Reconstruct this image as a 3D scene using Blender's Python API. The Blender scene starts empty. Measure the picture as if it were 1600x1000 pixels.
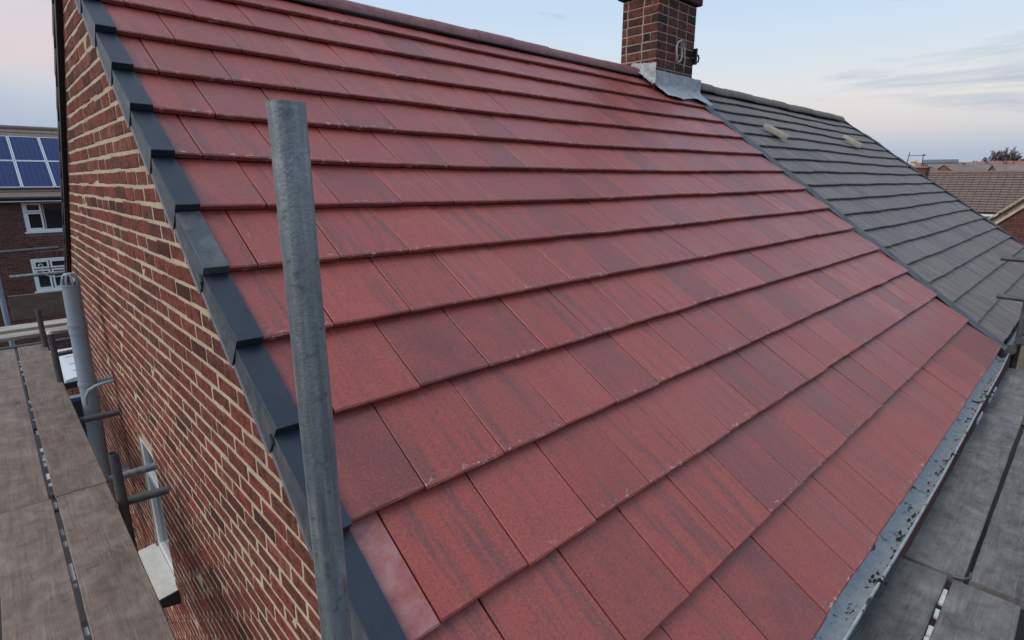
import bpy, math, random
from mathutils import Vector, Matrix
random.seed(7)
R = random.Random(11)
scene = bpy.context.scene
col = scene.collection

# ------------------------------------------------------------------ camera, sky, sun, exposure
cam_d = bpy.data.cameras.new('camera')
cam_d.sensor_width = 36.0
cam_d.lens = 860.04 / 1600 * 36
cam_d.clip_start = 0.05
cam_d.clip_end = 4000
cam = bpy.data.objects.new('camera', cam_d)
col.objects.link(cam)
scene.camera = cam
CAM_POS = Vector((-0.35525, -0.42547, 1.51113))
CR = Vector((0.72623, -0.68745, -0.00085))      # right
CD = Vector((-0.16941, -0.17778, -0.96937))     # down
CF = CR.cross(CD).normalized()
CD = CF.cross(CR).normalized()
CR.normalize()
cam.matrix_world = Matrix(((CR.x, -CD.x, -CF.x, CAM_POS.x), (CR.y, -CD.y, -CF.y, CAM_POS.y),
                           (CR.z, -CD.z, -CF.z, CAM_POS.z), (0, 0, 0, 1)))

SUN_AZ = math.radians(288)      # compass-like angle of the light, measured from +y towards +x
SUN_EL = math.radians(46)
world = bpy.data.worlds.new('World')
scene.world = world
world.use_nodes = True
wn, wl = world.node_tree.nodes, world.node_tree.links
wn.clear()


def wnode(t, **kw):
    n = wn.new(t)
    for k, v in kw.items():
        setattr(n, k, v)
    return n


w_out = wnode('ShaderNodeOutputWorld')
w_bg = wnode('ShaderNodeBackground')
w_sky = wnode('ShaderNodeTexSky')
w_sky.sky_type = 'NISHITA'
w_sky.sun_disc = False
w_sky.sun_elevation = math.radians(7)
w_sky.sun_rotation = SUN_AZ
w_co = wnode('ShaderNodeTexCoord')
w_sep = wnode('ShaderNodeSeparateXYZ')
wl.new(w_co.outputs['Generated'], w_sep.inputs[0])
w_rmp = wnode('ShaderNodeValToRGB')
cr = w_rmp.color_ramp
cr.interpolation = 'B_SPLINE'


def lin(r, g, b):
    f = lambda c: (c / 255 / 12.92) if c <= 10.3 else ((c / 255 + .055) / 1.055) ** 2.4
    return (f(r), f(g), f(b), 1)


EXPO = 0.40


def sk(r, g, b):
    return tuple(c / 2 ** EXPO for c in lin(r, g, b)[:3]) + (1,)


stops = [(0.0, sk(158, 176, 206)), (0.040, sk(176, 190, 214)), (0.075, sk(219, 214, 216)), (0.12, sk(233, 229, 227)),
         (0.175, sk(221, 231, 240)), (0.26, sk(198, 223, 250)), (0.42, sk(194, 219, 248)), (1.0, sk(190, 214, 243))]
while len(cr.elements) < len(stops):
    cr.elements.new(0.5)
for e, (p, c) in zip(cr.elements, stops):
    e.position = p
    e.color = c
wl.new(w_sep.outputs['Z'], w_rmp.inputs[0])
w_rmpL = wnode('ShaderNodeValToRGB')
w_rmpL.color_ramp.interpolation = 'B_SPLINE'
stopsL = [(0.0, sk(162, 178, 208)), (0.07, sk(170, 186, 212)), (0.11, sk(190, 201, 219)), (0.145, sk(216, 215, 222)), (0.185, sk(232, 211, 213)), (0.25, sk(214, 217, 230)), (.4, sk(196, 216, 242)), (1.0, sk(190, 212, 240))]
while len(w_rmpL.color_ramp.elements) < len(stopsL):
    w_rmpL.color_ramp.elements.new(.5)
for e, (p, c) in zip(w_rmpL.color_ramp.elements, stopsL):
    e.position = p
    e.color = c
w_wob = wnode('ShaderNodeTexNoise')
w_wob.inputs['Scale'].default_value = 5
w_wob.inputs['Detail'].default_value = 5
wl.new(w_co.outputs['Generated'], w_wob.inputs['Vector'])
w_wm = wnode('ShaderNodeMath', operation='MULTIPLY_ADD')
wl.new(w_wob.outputs['Fac'], w_wm.inputs[0])
w_wm.inputs[1].default_value = .10
w_wm.inputs[2].default_value = -.05
w_za = wnode('ShaderNodeMath', operation='ADD')
wl.new(w_sep.outputs['Z'], w_za.inputs[0])
wl.new(w_wm.outputs[0], w_za.inputs[1])
wl.new(w_za.outputs[0], w_rmpL.inputs[0])
w_az = wnode('ShaderNodeMapRange')
w_az.interpolation_type = 'SMOOTHSTEP'
w_az.inputs['From Min'].default_value = .80
w_az.inputs['From Max'].default_value = .97
wl.new(w_sep.outputs['Y'], w_az.inputs['Value'])
w_mixL = wnode('ShaderNodeMix', data_type='RGBA')
wl.new(w_az.outputs[0], w_mixL.inputs['Factor'])
wl.new(w_rmp.outputs[0], w_mixL.inputs['A'])
wl.new(w_rmpL.outputs[0], w_mixL.inputs['B'])
# thin streaks of cloud, long in azimuth and flat in height
w_map = wnode('ShaderNodeMapping')
w_map.inputs['Scale'].default_value = (3.2, 3.2, 24)
w_map.inputs['Rotation'].default_value = (0.05, 0.07, 0.35)
w_map.inputs['Location'].default_value = (0.35, 0.6, 0.25)
wl.new(w_co.outputs['Generated'], w_map.inputs[0])
w_noi = wnode('ShaderNodeTexNoise')
w_noi.inputs['Scale'].default_value = 1.0
w_noi.inputs['Detail'].default_value = 7
w_noi.inputs['Roughness'].default_value = .58
w_noi.inputs['Distortion'].default_value = .5
wl.new(w_map.outputs[0], w_noi.inputs['Vector'])
w_cr = wnode('ShaderNodeValToRGB')
w_cr.color_ramp.elements[0].position = .56
w_cr.color_ramp.elements[0].color = (0, 0, 0, 1)
w_cr.color_ramp.elements[1].position = .74
w_cr.color_ramp.elements[1].color = (.8, .8, .8, 1)
wl.new(w_noi.outputs['Fac'], w_cr.inputs[0])
# the streaks thicken towards one part of the sky
w_dot = wnode('ShaderNodeVectorMath', operation='DOT_PRODUCT')
w_nrm = wnode('ShaderNodeVectorMath', operation='NORMALIZE')
wl.new(w_co.outputs['Generated'], w_nrm.inputs[0])
wl.new(w_nrm.outputs[0], w_dot.inputs[0])
w_dot.inputs[1].default_value = (0.974, 0.124, 0.190)
w_bank = wnode('ShaderNodeMapRange')
w_bank.interpolation_type = 'SMOOTHSTEP'
w_bank.inputs['From Min'].default_value = .975
w_bank.inputs['From Max'].default_value = .9995
w_bank.inputs['To Min'].default_value = -.045
w_bank.inputs['To Max'].default_value = .01
wl.new(w_dot.outputs['Value'], w_bank.inputs['Value'])
w_sum = wnode('ShaderNodeMath', operation='ADD')
wl.new(w_noi.outputs['Fac'], w_sum.inputs[0])
wl.new(w_bank.outputs[0], w_sum.inputs[1])
wl.new(w_sum.outputs[0], w_cr.inputs[0])
w_mix = wnode('ShaderNodeMix', data_type='RGBA')
wl.new(w_cr.outputs[0], w_mix.inputs['Factor'])
wl.new(w_mixL.outputs['Result'], w_mix.inputs['A'])
w_mix.inputs['B'].default_value = sk(165, 180, 206)
# soft, broad rosy cloud
w_map2 = wnode('ShaderNodeMapping')
w_map2.inputs['Scale'].default_value = (1.7, 1.7, 5.5)
w_map2.inputs['Location'].default_value = (2.9, 0.2, 0.62)
wl.new(w_co.outputs['Generated'], w_map2.inputs[0])
w_noi2 = wnode('ShaderNodeTexNoise')
w_noi2.inputs['Scale'].default_value = 1.3
w_noi2.inputs['Detail'].default_value = 4
wl.new(w_map2.outputs[0], w_noi2.inputs['Vector'])
w_cr2 = wnode('ShaderNodeValToRGB')
w_cr2.color_ramp.elements[0].position = .50
w_cr2.color_ramp.elements[0].color = (0, 0, 0, 1)
w_cr2.color_ramp.elements[1].position = .72
w_cr2.color_ramp.elements[1].color = (.08, .08, .08, 1)
wl.new(w_noi2.outputs['Fac'], w_cr2.inputs[0])
w_mix2 = wnode('ShaderNodeMix', data_type='RGBA')
wl.new(w_cr2.outputs[0], w_mix2.inputs['Factor'])
wl.new(w_mix.outputs['Result'], w_mix2.inputs['A'])
w_mix2.inputs['B'].default_value = sk(226, 216, 220)
# part of the light is the physical sky
w_scl = wnode('ShaderNodeMix', data_type='RGBA')
w_scl.blend_type = 'MULTIPLY'
w_scl.inputs['Factor'].default_value = 1
wl.new(w_sky.outputs[0], w_scl.inputs['A'])
w_scl.inputs['B'].default_value = (.10, .10, .10, 1)
w_mix3 = wnode('ShaderNodeMix', data_type='RGBA')
w_mix3.inputs['Factor'].default_value = .06
wl.new(w_mix2.outputs['Result'], w_mix3.inputs['A'])
wl.new(w_scl.outputs['Result'], w_mix3.inputs['B'])
wl.new(w_mix3.outputs['Result'], w_bg.inputs['Color'])
w_bg.inputs['Strength'].default_value = 1.0
wl.new(w_bg.outputs[0], w_out.inputs[0])

sun_d = bpy.data.lights.new('sun', 'SUN')
sun_d.energy = 1.8
sun_d.angle = math.radians(40)
sun_d.color = (1, .90, .79)
sun = bpy.data.objects.new('sun', sun_d)
col.objects.link(sun)
sdir = Vector((math.sin(SUN_AZ) * math.cos(SUN_EL), math.cos(SUN_AZ) * math.cos(SUN_EL), math.sin(SUN_EL)))
sun.rotation_euler = (-sdir).to_track_quat('-Z', 'Y').to_euler()
sun.location = (-8, -8, 9)

scene.view_settings.view_transform = 'Standard'
scene.view_settings.look = 'None'
scene.view_settings.exposure = EXPO
scene.view_settings.gamma = 1
scene.cycles.max_bounces = 5
scene.cycles.use_denoising = True

# ------------------------------------------------------------------ helpers


class MB:
    """Collects shapes, then links them as one mesh object."""

    def __init__(s):
        s.v, s.f, s.m = [], [], []

    def add(s, vs, fs, mi=0):
        o = len(s.v)
        s.v += [tuple(v) for v in vs]
        for f in fs:
            s.f.append([i + o for i in f])
            s.m.append(mi)
        return s

    def box(s, x0, x1, y0, y1, z0, z1, mi=0):
        vs = [(x0, y0, z0), (x1, y0, z0), (x1, y1, z0), (x0, y1, z0), (x0, y0, z1), (x1, y0, z1), (x1, y1, z1), (x0, y1, z1)]
        return s.add(vs, [(3, 2, 1, 0), (4, 5, 6, 7), (0, 1, 5, 4), (1, 2, 6, 5), (2, 3, 7, 6), (3, 0, 4, 7)], mi)

    def cbox(s, x0, x1, y0, y1, z0, z1, c=.003, mi=0):
        """box with chamfered vertical and horizontal edges"""
        vs = []
        for z, k in ((z0, c), (z0 + c, 0), (z1 - c, 0), (z1, c)):
            a0, a1, b0, b1 = x0 + k, x1 - k, y0 + k, y1 - k
            e = c
            vs += [(a0 + e, b0, z), (a1 - e, b0, z), (a1, b0 + e, z), (a1, b1 - e, z), (a1 - e, b1, z), (a0 + e, b1, z), (a0, b1 - e, z), (a0, b0 + e, z)]
        fs = [tuple(range(7, -1, -1)), tuple(range(24, 32))]
        for l in range(3):
            for i in range(8):
                j = (i + 1) % 8
                fs.append((l * 8 + i, l * 8 + j, l * 8 + 8 + j, l * 8 + 8 + i))
        return s.add(vs, fs, mi)

    def quad(s, a, b, c, d, mi=0):
        return s.add([a, b, c, d], [(0, 1, 2, 3)], mi)

    def prism(s, pts, off, mi=0):
        """polygon pts extruded by the vector off"""
        n = len(pts)
        off = Vector(off)
        vs = [Vector(p) for p in pts] + [Vector(p) + off for p in pts]
        fs = [tuple(range(n - 1, -1, -1)), tuple(range(n, 2 * n))]
        fs += [(i, (i + 1) % n, n + (i + 1) % n, n + i) for i in range(n)]
        return s.add(vs, fs, mi)

    def tube(s, p0, p1, r0, r1=None, n=20, caps=True, mi=0, hollow=0.0):
        r1 = r0 if r1 is None else r1
        p0, p1 = Vector(p0), Vector(p1)
        d = (p1 - p0).normalized()
        a = d.orthogonal().normalized()
        b = d.cross(a)
        ring = lambda p, r: [p + (a * math.cos(t) + b * math.sin(t)) * r for t in (2 * math.pi * i / n for i in range(n))]
        vs = ring(p0, r0) + ring(p1, r1)
        fs = [(i, (i + 1) % n, n + (i + 1) % n, n + i) for i in range(n)]
        if hollow:
            dd = d * hollow * 6
            vs += ring(p1, r1 - hollow) + ring(p1 - dd, r1 - hollow) + ring(p0, r0 - hollow) + ring(p0 + dd, r0 - hollow)
            for i in range(n):
                j = (i + 1) % n
                fs += [(n + i, n + j, 2 * n + j, 2 * n + i), (2 * n + i, 2 * n + j, 3 * n + j, 3 * n + i)]
                fs += [(j, i, 4 * n + i, 4 * n + j), (4 * n + j, 4 * n + i, 5 * n + i, 5 * n + j)]
            fs += [tuple(range(3 * n, 4 * n)), tuple(range(6 * n - 1, 5 * n - 1, -1))]
        elif caps:
            fs += [tuple(range(n - 1, -1, -1)), tuple(range(n, 2 * n))]
        return s.add(vs, fs, mi)

    def path(s, pts, r, n=8, mi=0):
        pts = [Vector(p) for p in pts]
        rings = []
        a = None
        for i, p in enumerate(pts):
            d = (pts[min(i + 1, len(pts) - 1)] - pts[max(i - 1, 0)]).normalized()
            if a is None:
                a = d.orthogonal().normalized()
            a = (a - d * a.dot(d)).normalized()
            b = d.cross(a)
            rings += [p + (a * math.cos(t) + b * math.sin(t)) * r for t in (2 * math.pi * k / n for k in range(n))]
        m = len(pts)
        fs = [(l * n + i, l * n + (i + 1) % n, l * n + n + (i + 1) % n, l * n + n + i) for l in range(m - 1) for i in range(n)]
        fs += [tuple(range(n - 1, -1, -1)), tuple(range((m - 1) * n, m * n))]
        return s.add(rings, fs, mi)

    def mesh(s, name, mats):
        me = bpy.data.meshes.new(name)
        me.from_pydata(s.v, [], s.f)
        mats = mats if isinstance(mats, (list, tuple)) else [mats]
        for m in mats:
            me.materials.append(m)
        if len(mats) > 1:
            me.polygons.foreach_set('material_index', s.m)
        me.update()
        return me

    def build(s, name, mats, parent=None, smooth=False):
        me = s.mesh(name, mats)
        o = link(name, me, parent)
        if smooth:
            me.polygons.foreach_set('use_smooth', [True] * len(me.polygons))
            md = o.modifiers.new('edges', 'EDGE_SPLIT')
            md.split_angle = math.radians(40)
        return o


def link(name, data, parent=None, mw=None):
    o = bpy.data.objects.new(name, data)
    col.objects.link(o)
    if parent is not None:
        o.parent = parent
        if parent.type == 'EMPTY':
            o.matrix_parent_inverse = Matrix.Translation(-parent.location)
    if mw is not None:
        o.matrix_basis = mw
    return o


def tag(o, label=None, cat=None, group=None, kind=None):
    if label:
        o['label'] = label
    if cat:
        o['category'] = cat
    if group:
        o['group'] = group
    if kind:
        o['kind'] = kind
    return o


def thing(name, loc, label, cat, group=None):
    o = bpy.data.objects.new(name, None)
    o.empty_display_size = .2
    o.location = loc
    col.objects.link(o)
    return tag(o, label, cat, group)


# ------------------------------------------------------------------ materials
class NT:
    def __init__(s, name):
        s.mat = bpy.data.materials.new(name)
        s.mat.use_nodes = True
        s.n, s.l = s.mat.node_tree.nodes, s.mat.node_tree.links
        s.p = s.n['Principled BSDF']

    def new(s, t, **kw):
        n = s.n.new(t)
        for k, v in kw.items():
            setattr(n, k, v)
        return n

    def link(s, a, b):
        s.l.new(a, b)

    def coords(s, kind='Object', scale=(1, 1, 1), rnd=0.0, rot=(0, 0, 0)):
        tc = s.new('ShaderNodeTexCoord')
        mp = s.new('ShaderNodeMapping')
        mp.inputs['Scale'].default_value = scale
        mp.inputs['Rotation'].default_value = rot
        s.link(tc.outputs[kind], mp.inputs['Vector'])
        if rnd:
            r = s.rand()
            m = s.new('ShaderNodeMath', operation='MULTIPLY')
            s.link(r, m.inputs[0])
            m.inputs[1].default_value = rnd
            s.link(m.outputs[0], mp.inputs['Location'])
        return mp.outputs[0]

    def rand(s):
        if not hasattr(s, '_r'):
            oi = s.new('ShaderNodeObjectInfo')
            ge = s.new('ShaderNodeNewGeometry')
            a = s.new('ShaderNodeMath', operation='ADD')
            s.link(oi.outputs['Random'], a.inputs[0])
            s.link(ge.outputs['Random Per Island'], a.inputs[1])
            f = s.new('ShaderNodeMath', operation='FRACT')
            s.link(a.outputs[0], f.inputs[0])
            s._r = f.outputs[0]
        return s._r

    def noise(s, vec, scale, detail=4, rough=.55, dist=0.0):
        n = s.new('ShaderNodeTexNoise')
        n.inputs['Scale'].default_value = scale
        n.inputs['Detail'].default_value = detail
        n.inputs['Roughness'].default_value = rough
        n.inputs['Distortion'].default_value = dist
        if vec is not None:
            s.link(vec, n.inputs['Vector'])
        return n.outputs['Fac']

    def ramp(s, fac, stops, interp='LINEAR'):
        r = s.new('ShaderNodeValToRGB')
        c = r.color_ramp
        c.interpolation = interp
        while len(c.elements) < len(stops):
            c.elements.new(.5)
        for e, (p, v) in zip(c.elements, stops):
            e.position = p
            e.color = v if isinstance(v, tuple) and len(v) == 4 else ((*v, 1) if isinstance(v, tuple) else (v, v, v, 1))
        s.link(fac, r.inputs[0])
        return r.outputs[0]

    def mix(s, fac, a, b, mode='MIX'):
        m = s.new('ShaderNodeMix', data_type='RGBA')
        m.blend_type = mode
        for sock, v in (('Factor', fac), ('A', a), ('B', b)):
            if hasattr(v, 'default_value'):
                s.link(v, m.inputs[sock])
            elif isinstance(v, tuple):
                m.inputs[sock].default_value = (*v[:3], 1)
            else:
                m.inputs[sock].default_value = v
        return m.outputs['Result']

    def math(s, op, a, b=None):
        m = s.new('ShaderNodeMath', operation=op)
        for i, v in enumerate((a, b)):
            if v is None:
                continue
            if hasattr(v, 'default_value'):
                s.link(v, m.inputs[i])
            else:
                m.inputs[i].default_value = v
        return m.outputs[0]

    def bump(s, h, strength=.3, dist=.003):
        b = s.new('ShaderNodeBump')
        b.inputs['Strength'].default_value = strength
        b.inputs['Distance'].default_value = dist
        s.link(h, b.inputs['Height'])
        s.link(b.outputs[0], s.p.inputs['Normal'])

    def out(s, colr=None, rough=None, metal=None, spec=None):
        for nm, v in (('Base Color', colr), ('Roughness', rough), ('Metallic', metal), ('Specular IOR Level', spec)):
            if v is None:
                continue
            if hasattr(v, 'default_value'):
                s.link(v, s.p.inputs[nm])
            elif isinstance(v, tuple):
                s.p.inputs[nm].default_value = (*v[:3], 1)
            else:
                s.p.inputs[nm].default_value = v
        return s.mat


def plain(name, c, rough=.6, metal=0.0, var=.25, scale=8.0, bump=.15, spec=.5):
    t = NT(name)
    v = t.coords('Object', rnd=31.0)
    n = t.noise(v, scale, 5, .6)
    d = tuple(x * (1 - var) for x in c)
    u = tuple(min(1, x * (1 + var * .6)) for x in c)
    t.bump(t.noise(v, scale * 9, 3), bump, .002)
    return t.out(t.ramp(n, [(.3, d), (.7, u)]), rough, metal, spec)


def m_tile_red():
    t = NT('red_concrete_tile')
    rnd = t.rand()
    v1 = t.coords('Object', (24, 1.9, 4), rnd=57.0)
    v2 = t.coords('Object', (60, 3.2, 6), rnd=23.0)
    v3 = t.coords('Object', (1, 1, 1), rnd=91.0)
    base = t.ramp(rnd, [(0.0, (.150, .036, .032)), (.16, (.225, .043, .034)), (.3, (.300, .053, .038)), (.45, (.255, .046, .035)), (.6, (.335, .060, .041)), (.75, (.275, .050, .037)), (.88, (.315, .068, .052)), (1.0, (.185, .044, .039))])
    hue = t.noise(v3, 6, 4)
    base = t.mix(t.ramp(hue, [(.35, .0), (.7, .6)]), base, (.315, .060, .045))
    streak = t.ramp(t.noise(v1, 1.0, 5, .62, .25), [(.48, 0.0), (.64, .72)])
    # how streaky a tile is differs from tile to tile
    amt = t.ramp(t.math('FRACT', t.math('MULTIPLY', rnd, 7.31)), [(.0, .2), (.5, .75), (1.0, 1.0)])
    base = t.mix(t.math('MULTIPLY', streak, amt), base, (.105, .044, .044))
    fine = t.ramp(t.noise(v2, 1.0, 4, .6), [(.53, 0.0), (.68, .45)])
    base = t.mix(fine, base, (.115, .05, .052))
    grain = t.noise(v3, 120, 5, .85)
    base = t.mix(t.ramp(grain, [(.36, .75), (.49, 0.0)]), base, (.095, .026, .024))
    base = t.mix(t.ramp(grain, [(.53, 0.0), (.68, .50)]), base, (.40, .125, .105))
    # pale scuffs and chips, most of them along the lower edge
    sep = t.new('ShaderNodeSeparateXYZ')
    tc = t.new('ShaderNodeTexCoord')
    t.link(tc.outputs['Object'], sep.inputs[0])
    edge = t.ramp(sep.outputs['Y'], [(.0, 1.0), (.012, .95), (.032, .10), (.06, .0)])
    chip = t.ramp(t.noise(t.coords('Object', (1, 1.9, 1), rnd=41.0), 30, 5, .72), [(.575, 0.0), (.64, 1.0)])
    base = t.mix(t.math('MULTIPLY', t.math('MULTIPLY', edge, chip), t.ramp(t.math('FRACT', t.math('MULTIPLY', rnd, 13.7)), [(.2, .0), (.45, .75)])), base, (.50, .41, .41))
    scuff = t.ramp(t.noise(t.coords('Object', (24, 5, 5), rnd=13.0, rot=(0, 0, .25)), 1.6, 6, .7), [(.66, 0.0), (.76, .35)])
    base = t.mix(scuff, base, (.42, .28, .28))
    h = t.math('ADD', t.noise(v3, 260, 3, .7), t.math('MULTIPLY', t.noise(v3, 22, 3), .8))
    t.bump(h, .34, .0022)
    return t.out(base, t.ramp(hue, [(.3, .36), (.7, .48)]), 0, .58)


def m_tile_pale():
    t = NT('red_tile_with_cement_bloom')
    v = t.coords('Object', (1, 1, 1), rnd=77.0)
    n = t.noise(v, 13, 8, .72, .15)
    base = t.ramp(n, [(.34, (.26, .058, .05)), (.50, (.30, .11, .105)), (.62, (.33, .155, .155))])
    st = t.ramp(t.noise(t.coords('Object', (22, 2.2, 5), rnd=9.0), 1, 4), [(.58, 0.0), (.72, .6)])
    base = t.mix(st, base, (.15, .075, .078))
    t.bump(t.noise(v, 240, 3, .7), .3, .002)
    return t.out(base, .5, 0, .55)


def m_tile_grey():
    t = NT('weathered_grey_tile')
    rnd = t.rand()
    v1 = t.coords('Object', (34, 1.6, 5), rnd=37.0)
    v3 = t.coords('Object', (1, 1, 1), rnd=11.0)
    base = t.ramp(rnd, [(0, (.146, .123, .113)), (.5, (.162, .136, .124)), (1, (.180, .149, .133))])
    base = t.mix(t.ramp(t.noise(v1, 1, 5, .6), [(.40, .9), (.56, 0.0)]), base, (.052, .047, .046))
    base = t.mix(t.ramp(t.noise(t.coords('Object', (60, 3, 5), rnd=3.0), 1, 4, .6), [(.56, 0.0), (.70, .5)]), base, (.19, .175, .168))
    base = t.mix(t.ramp(t.noise(t.coords('Generated', (1, 1, 1), rnd=2.0), 5, 4), [(.55, 0.0), (.72, .45)]), base, (.10, .075, .058))
    t.bump(t.math('ADD', t.noise(v1, 1.0, 4, .6), t.math('MULTIPLY', t.noise(v3, 150, 3, .7), .5)), .5, .004)
    return t.out(base, .62, 0, .5)


def m_brick(name, c0, c1, c2, dark=.5, rough=.85, face=1.0):
    t = NT(name)
    rnd = t.rand()
    v = t.coords('Object', rnd=61.0)
    base = t.ramp(rnd, [(0, c0), (.42, c1), (.78, c2), (.86, tuple(x * dark for x in c0)), (.93, c1), (.97, tuple(min(1, x * 1.7) for x in c2)), (1, c2)])
    n = t.noise(v, 24, 6, .7)
    base = t.mix(t.ramp(n, [(.40, .75), (.54, 0.0)]), base, tuple(x * .42 for x in c0))
    n2 = t.noise(v, 85, 4, .75)
    base = t.mix(t.ramp(n2, [(.58, 0.0), (.72, .5)]), base, tuple(min(1, x * 1.5) for x in c2))
    pit = t.noise(v, 70, 5, .75, .4)
    base = t.mix(t.ramp(pit, [(.30, .9), (.42, 0.0)]), base, tuple(x * .2 for x in c0))
    t.bump(t.math('ADD', t.math('MULTIPLY', pit, 1.2), t.noise(v, 20, 3)), .9 * face, .012)
    return t.out(base, rough, 0, .25)


def m_mortar(name, c):
    t = NT(name)
    v = t.coords('Object')
    base = t.ramp(t.noise(v, 7, 5, .6), [(.3, tuple(x * .78 for x in c)), (.7, tuple(x * 1.1 for x in c))])
    base = t.mix(t.ramp(t.noise(v, 55, 5, .7), [(.30, .7), (.44, 0.0)]), base, tuple(x * .45 for x in c))
    t.bump(t.noise(v, 120, 5, .7), .8, .006)
    return t.out(base, .95, 0, .15)


def m_wood(name, dark, light, along='x'):
    t = NT(name)
    sc = (2.6, 20, 20) if along == 'x' else (20, 2.6, 20)
    sc2 = (3.2, 70, 70) if along == 'x' else (70, 3.2, 70)
    v = t.coords('Object', sc, rnd=19.0)
    vs = t.coords('Object', sc2, rnd=29.0)
    vb = t.coords('Object', (1, 1, 1), rnd=47.0)
    big = t.noise(vb, 6.0, 7, .72, .4)
    base = t.ramp(big, [(.30, dark), (.70, light)])
    base = t.mix(t.ramp(t.noise(v, 1, 5, .65, .6), [(.36, .40), (.52, 0.0)]), base, tuple(x * .6 for x in dark))
    base = t.mix(t.ramp(t.noise(vs, 1, 3, .6), [(.60, 0.0), (.70, .30)]), base, tuple(min(1, x * 1.35) for x in light))
    st = t.noise(vb, 8.5, 6, .7, .5)
    base = t.mix(t.ramp(st, [(.60, 0.0), (.74, .7)]), base, tuple(x * .42 for x in dark))
    base = t.mix(t.ramp(t.noise(vb, 14, 5, .7), [(.66, 0.0), (.78, .45)]), base, (.36, .35, .34))
    crack = t.ramp(t.noise(t.coords('Object', (1.1, 40, 10) if along == 'x' else (40, 1.1, 10), rnd=5.0), 1, 3, .55, 1.2), [(.485, 0.0), (.5, .8), (.515, 0.0)])
    base = t.mix(t.math('MULTIPLY', crack, .55), base, tuple(x * .3 for x in dark))
    rnd = t.rand()
    base = t.mix(1.0, base, t.ramp(rnd, [(0, .82), (1, 1.12)]), 'MULTIPLY')
    t.bump(t.math('ADD', t.noise(vs, 1, 4, .6), t.math('MULTIPLY', st, .8)), .5, .004)
    return t.out(base, .78, 0, .35)


def m_galv():
    t = NT('galvanised_steel_tube')
    v = t.coords('Object', (75, 75, 5), rnd=9.0)
    v2 = t.coords('Object', (1, 1, 1), rnd=5.0)
    base = t.ramp(t.noise(v, 1, 5, .6), [(.30, (.125, .148, .160)), (.50, (.205, .232, .248)), (.70, (.30, .328, .338))])
    base = t.mix(t.ramp(t.noise(v2, 42, 5, .7), [(.55, 0.0), (.66, .65)]), base, (.085, .095, .102))
    base = t.mix(t.ramp(t.noise(v2, 18, 5, .7), [(.58, 0.0), (.70, .5)]), base, (.45, .47, .47))
    base = t.mix(t.ramp(t.noise(v2, 7, 4, .7), [(.60, 0.0), (.72, .45)]), base, (.19, .14, .115))
    t.bump(t.math('ADD', t.noise(v2, 160, 4, .7), t.noise(v2, 45, 4, .7)), .5, .0022)
    return t.out(base, t.ramp(t.noise(v2, 30, 4), [(.3, .42), (.7, .68)]), .55, .5)


def m_rust_tube():
    t = NT('dull_dark_steel_tube')
    v2 = t.coords('Object', (1, 1, 1), rnd=5.0)
    base = t.ramp(t.noise(v2, 16, 6, .65), [(.3, (.045, .046, .05)), (.55, (.09, .092, .098)), (.72, (.13, .10, .085))])
    t.bump(t.noise(v2, 130, 4, .7), .4, .0015)
    return t.out(base, .6, .35, .5)


def m_verge():
    t = NT('dark_blue_grey_plastic')
    v = t.coords('Object', (1, 1, 1), rnd=15.0)
    base = t.ramp(t.noise(v, 9, 5, .6), [(.3, (.010, .015, .028)), (.7, (.015, .022, .037))])
    dust = t.ramp(t.noise(v, 26, 6, .72, .6), [(.60, 0.0), (.80, .22)])
    base = t.mix(dust, base, (.15, .155, .16))
    t.bump(t.noise(v, 320, 2), .12, .0006)
    return t.out(base, t.ramp(t.noise(v, 14, 4), [(.3, .40), (.7, .55)]), 0, .55)


def m_verge_dusty_lit():  # pale for dust on one cap, for side light on the flanges
    t = NT('dusty_and_lit_side_plastic')
    v = t.coords('Object', (1, 1, 1), rnd=15.0)
    base = t.ramp(t.noise(v, 11, 5, .65, .8), [(.34, (.034, .046, .064)), (.52, (.062, .072, .084)), (.72, (.105, .11, .115))])
    t.bump(t.noise(v, 120, 3), .2, .001)
    return t.out(base, .6, 0, .5)


def m_gutter():
    t = NT('flaking_grey_gutter_paint')
    v = t.coords('Object', (.6, 1, 1))
    vb = t.coords('Object', (1, 1, 1))
    n = t.noise(v, 16, 7, .72, .6)
    base = t.ramp(t.noise(vb, 24, 5, .65), [(.3, (.27, .305, .33)), (.7, (.42, .455, .475))])
    base = t.mix(t.ramp(n, [(.575, 0.0), (.60, 1.0)]), base, (.042, .034, .030))
    base = t.mix(t.ramp(t.noise(v, 36, 5, .7), [(.655, 0.0), (.68, 1.0)]), base, (.045, .034, .028))
    base = t.mix(t.ramp(t.noise(v, 60, 3, .6), [(.70, 0.0), (.74, .8)]), base, (.46, .42, .36))
    t.bump(n, .6, .004)
    return t.out(base, .5, 0, .5)


def m_lead():
    t = NT('crumpled_lead')
    v = t.coords('Object')
    base = t.ramp(t.noise(v, 12, 6, .7, .5), [(.3, (.20, .225, .25)), (.55, (.36, .39, .41)), (.75, (.52, .52, .51))])
    base = t.mix(t.ramp(t.noise(v, 40, 4, .7), [(.66, 0.0), (.76, .6)]), base, (.40, .28, .16))
    t.bump(t.noise(v, 34, 5, .65), .7, .012)
    return t.out(base, .55, .15, .5)


def m_glass():
    t = NT('window_glass')
    t.p.inputs['Base Color'].default_value = (.02, .022, .026, 1)
    t.p.inputs['Roughness'].default_value = .06
    t.p.inputs['Specular IOR Level'].default_value = .6
    return t.mat


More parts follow.
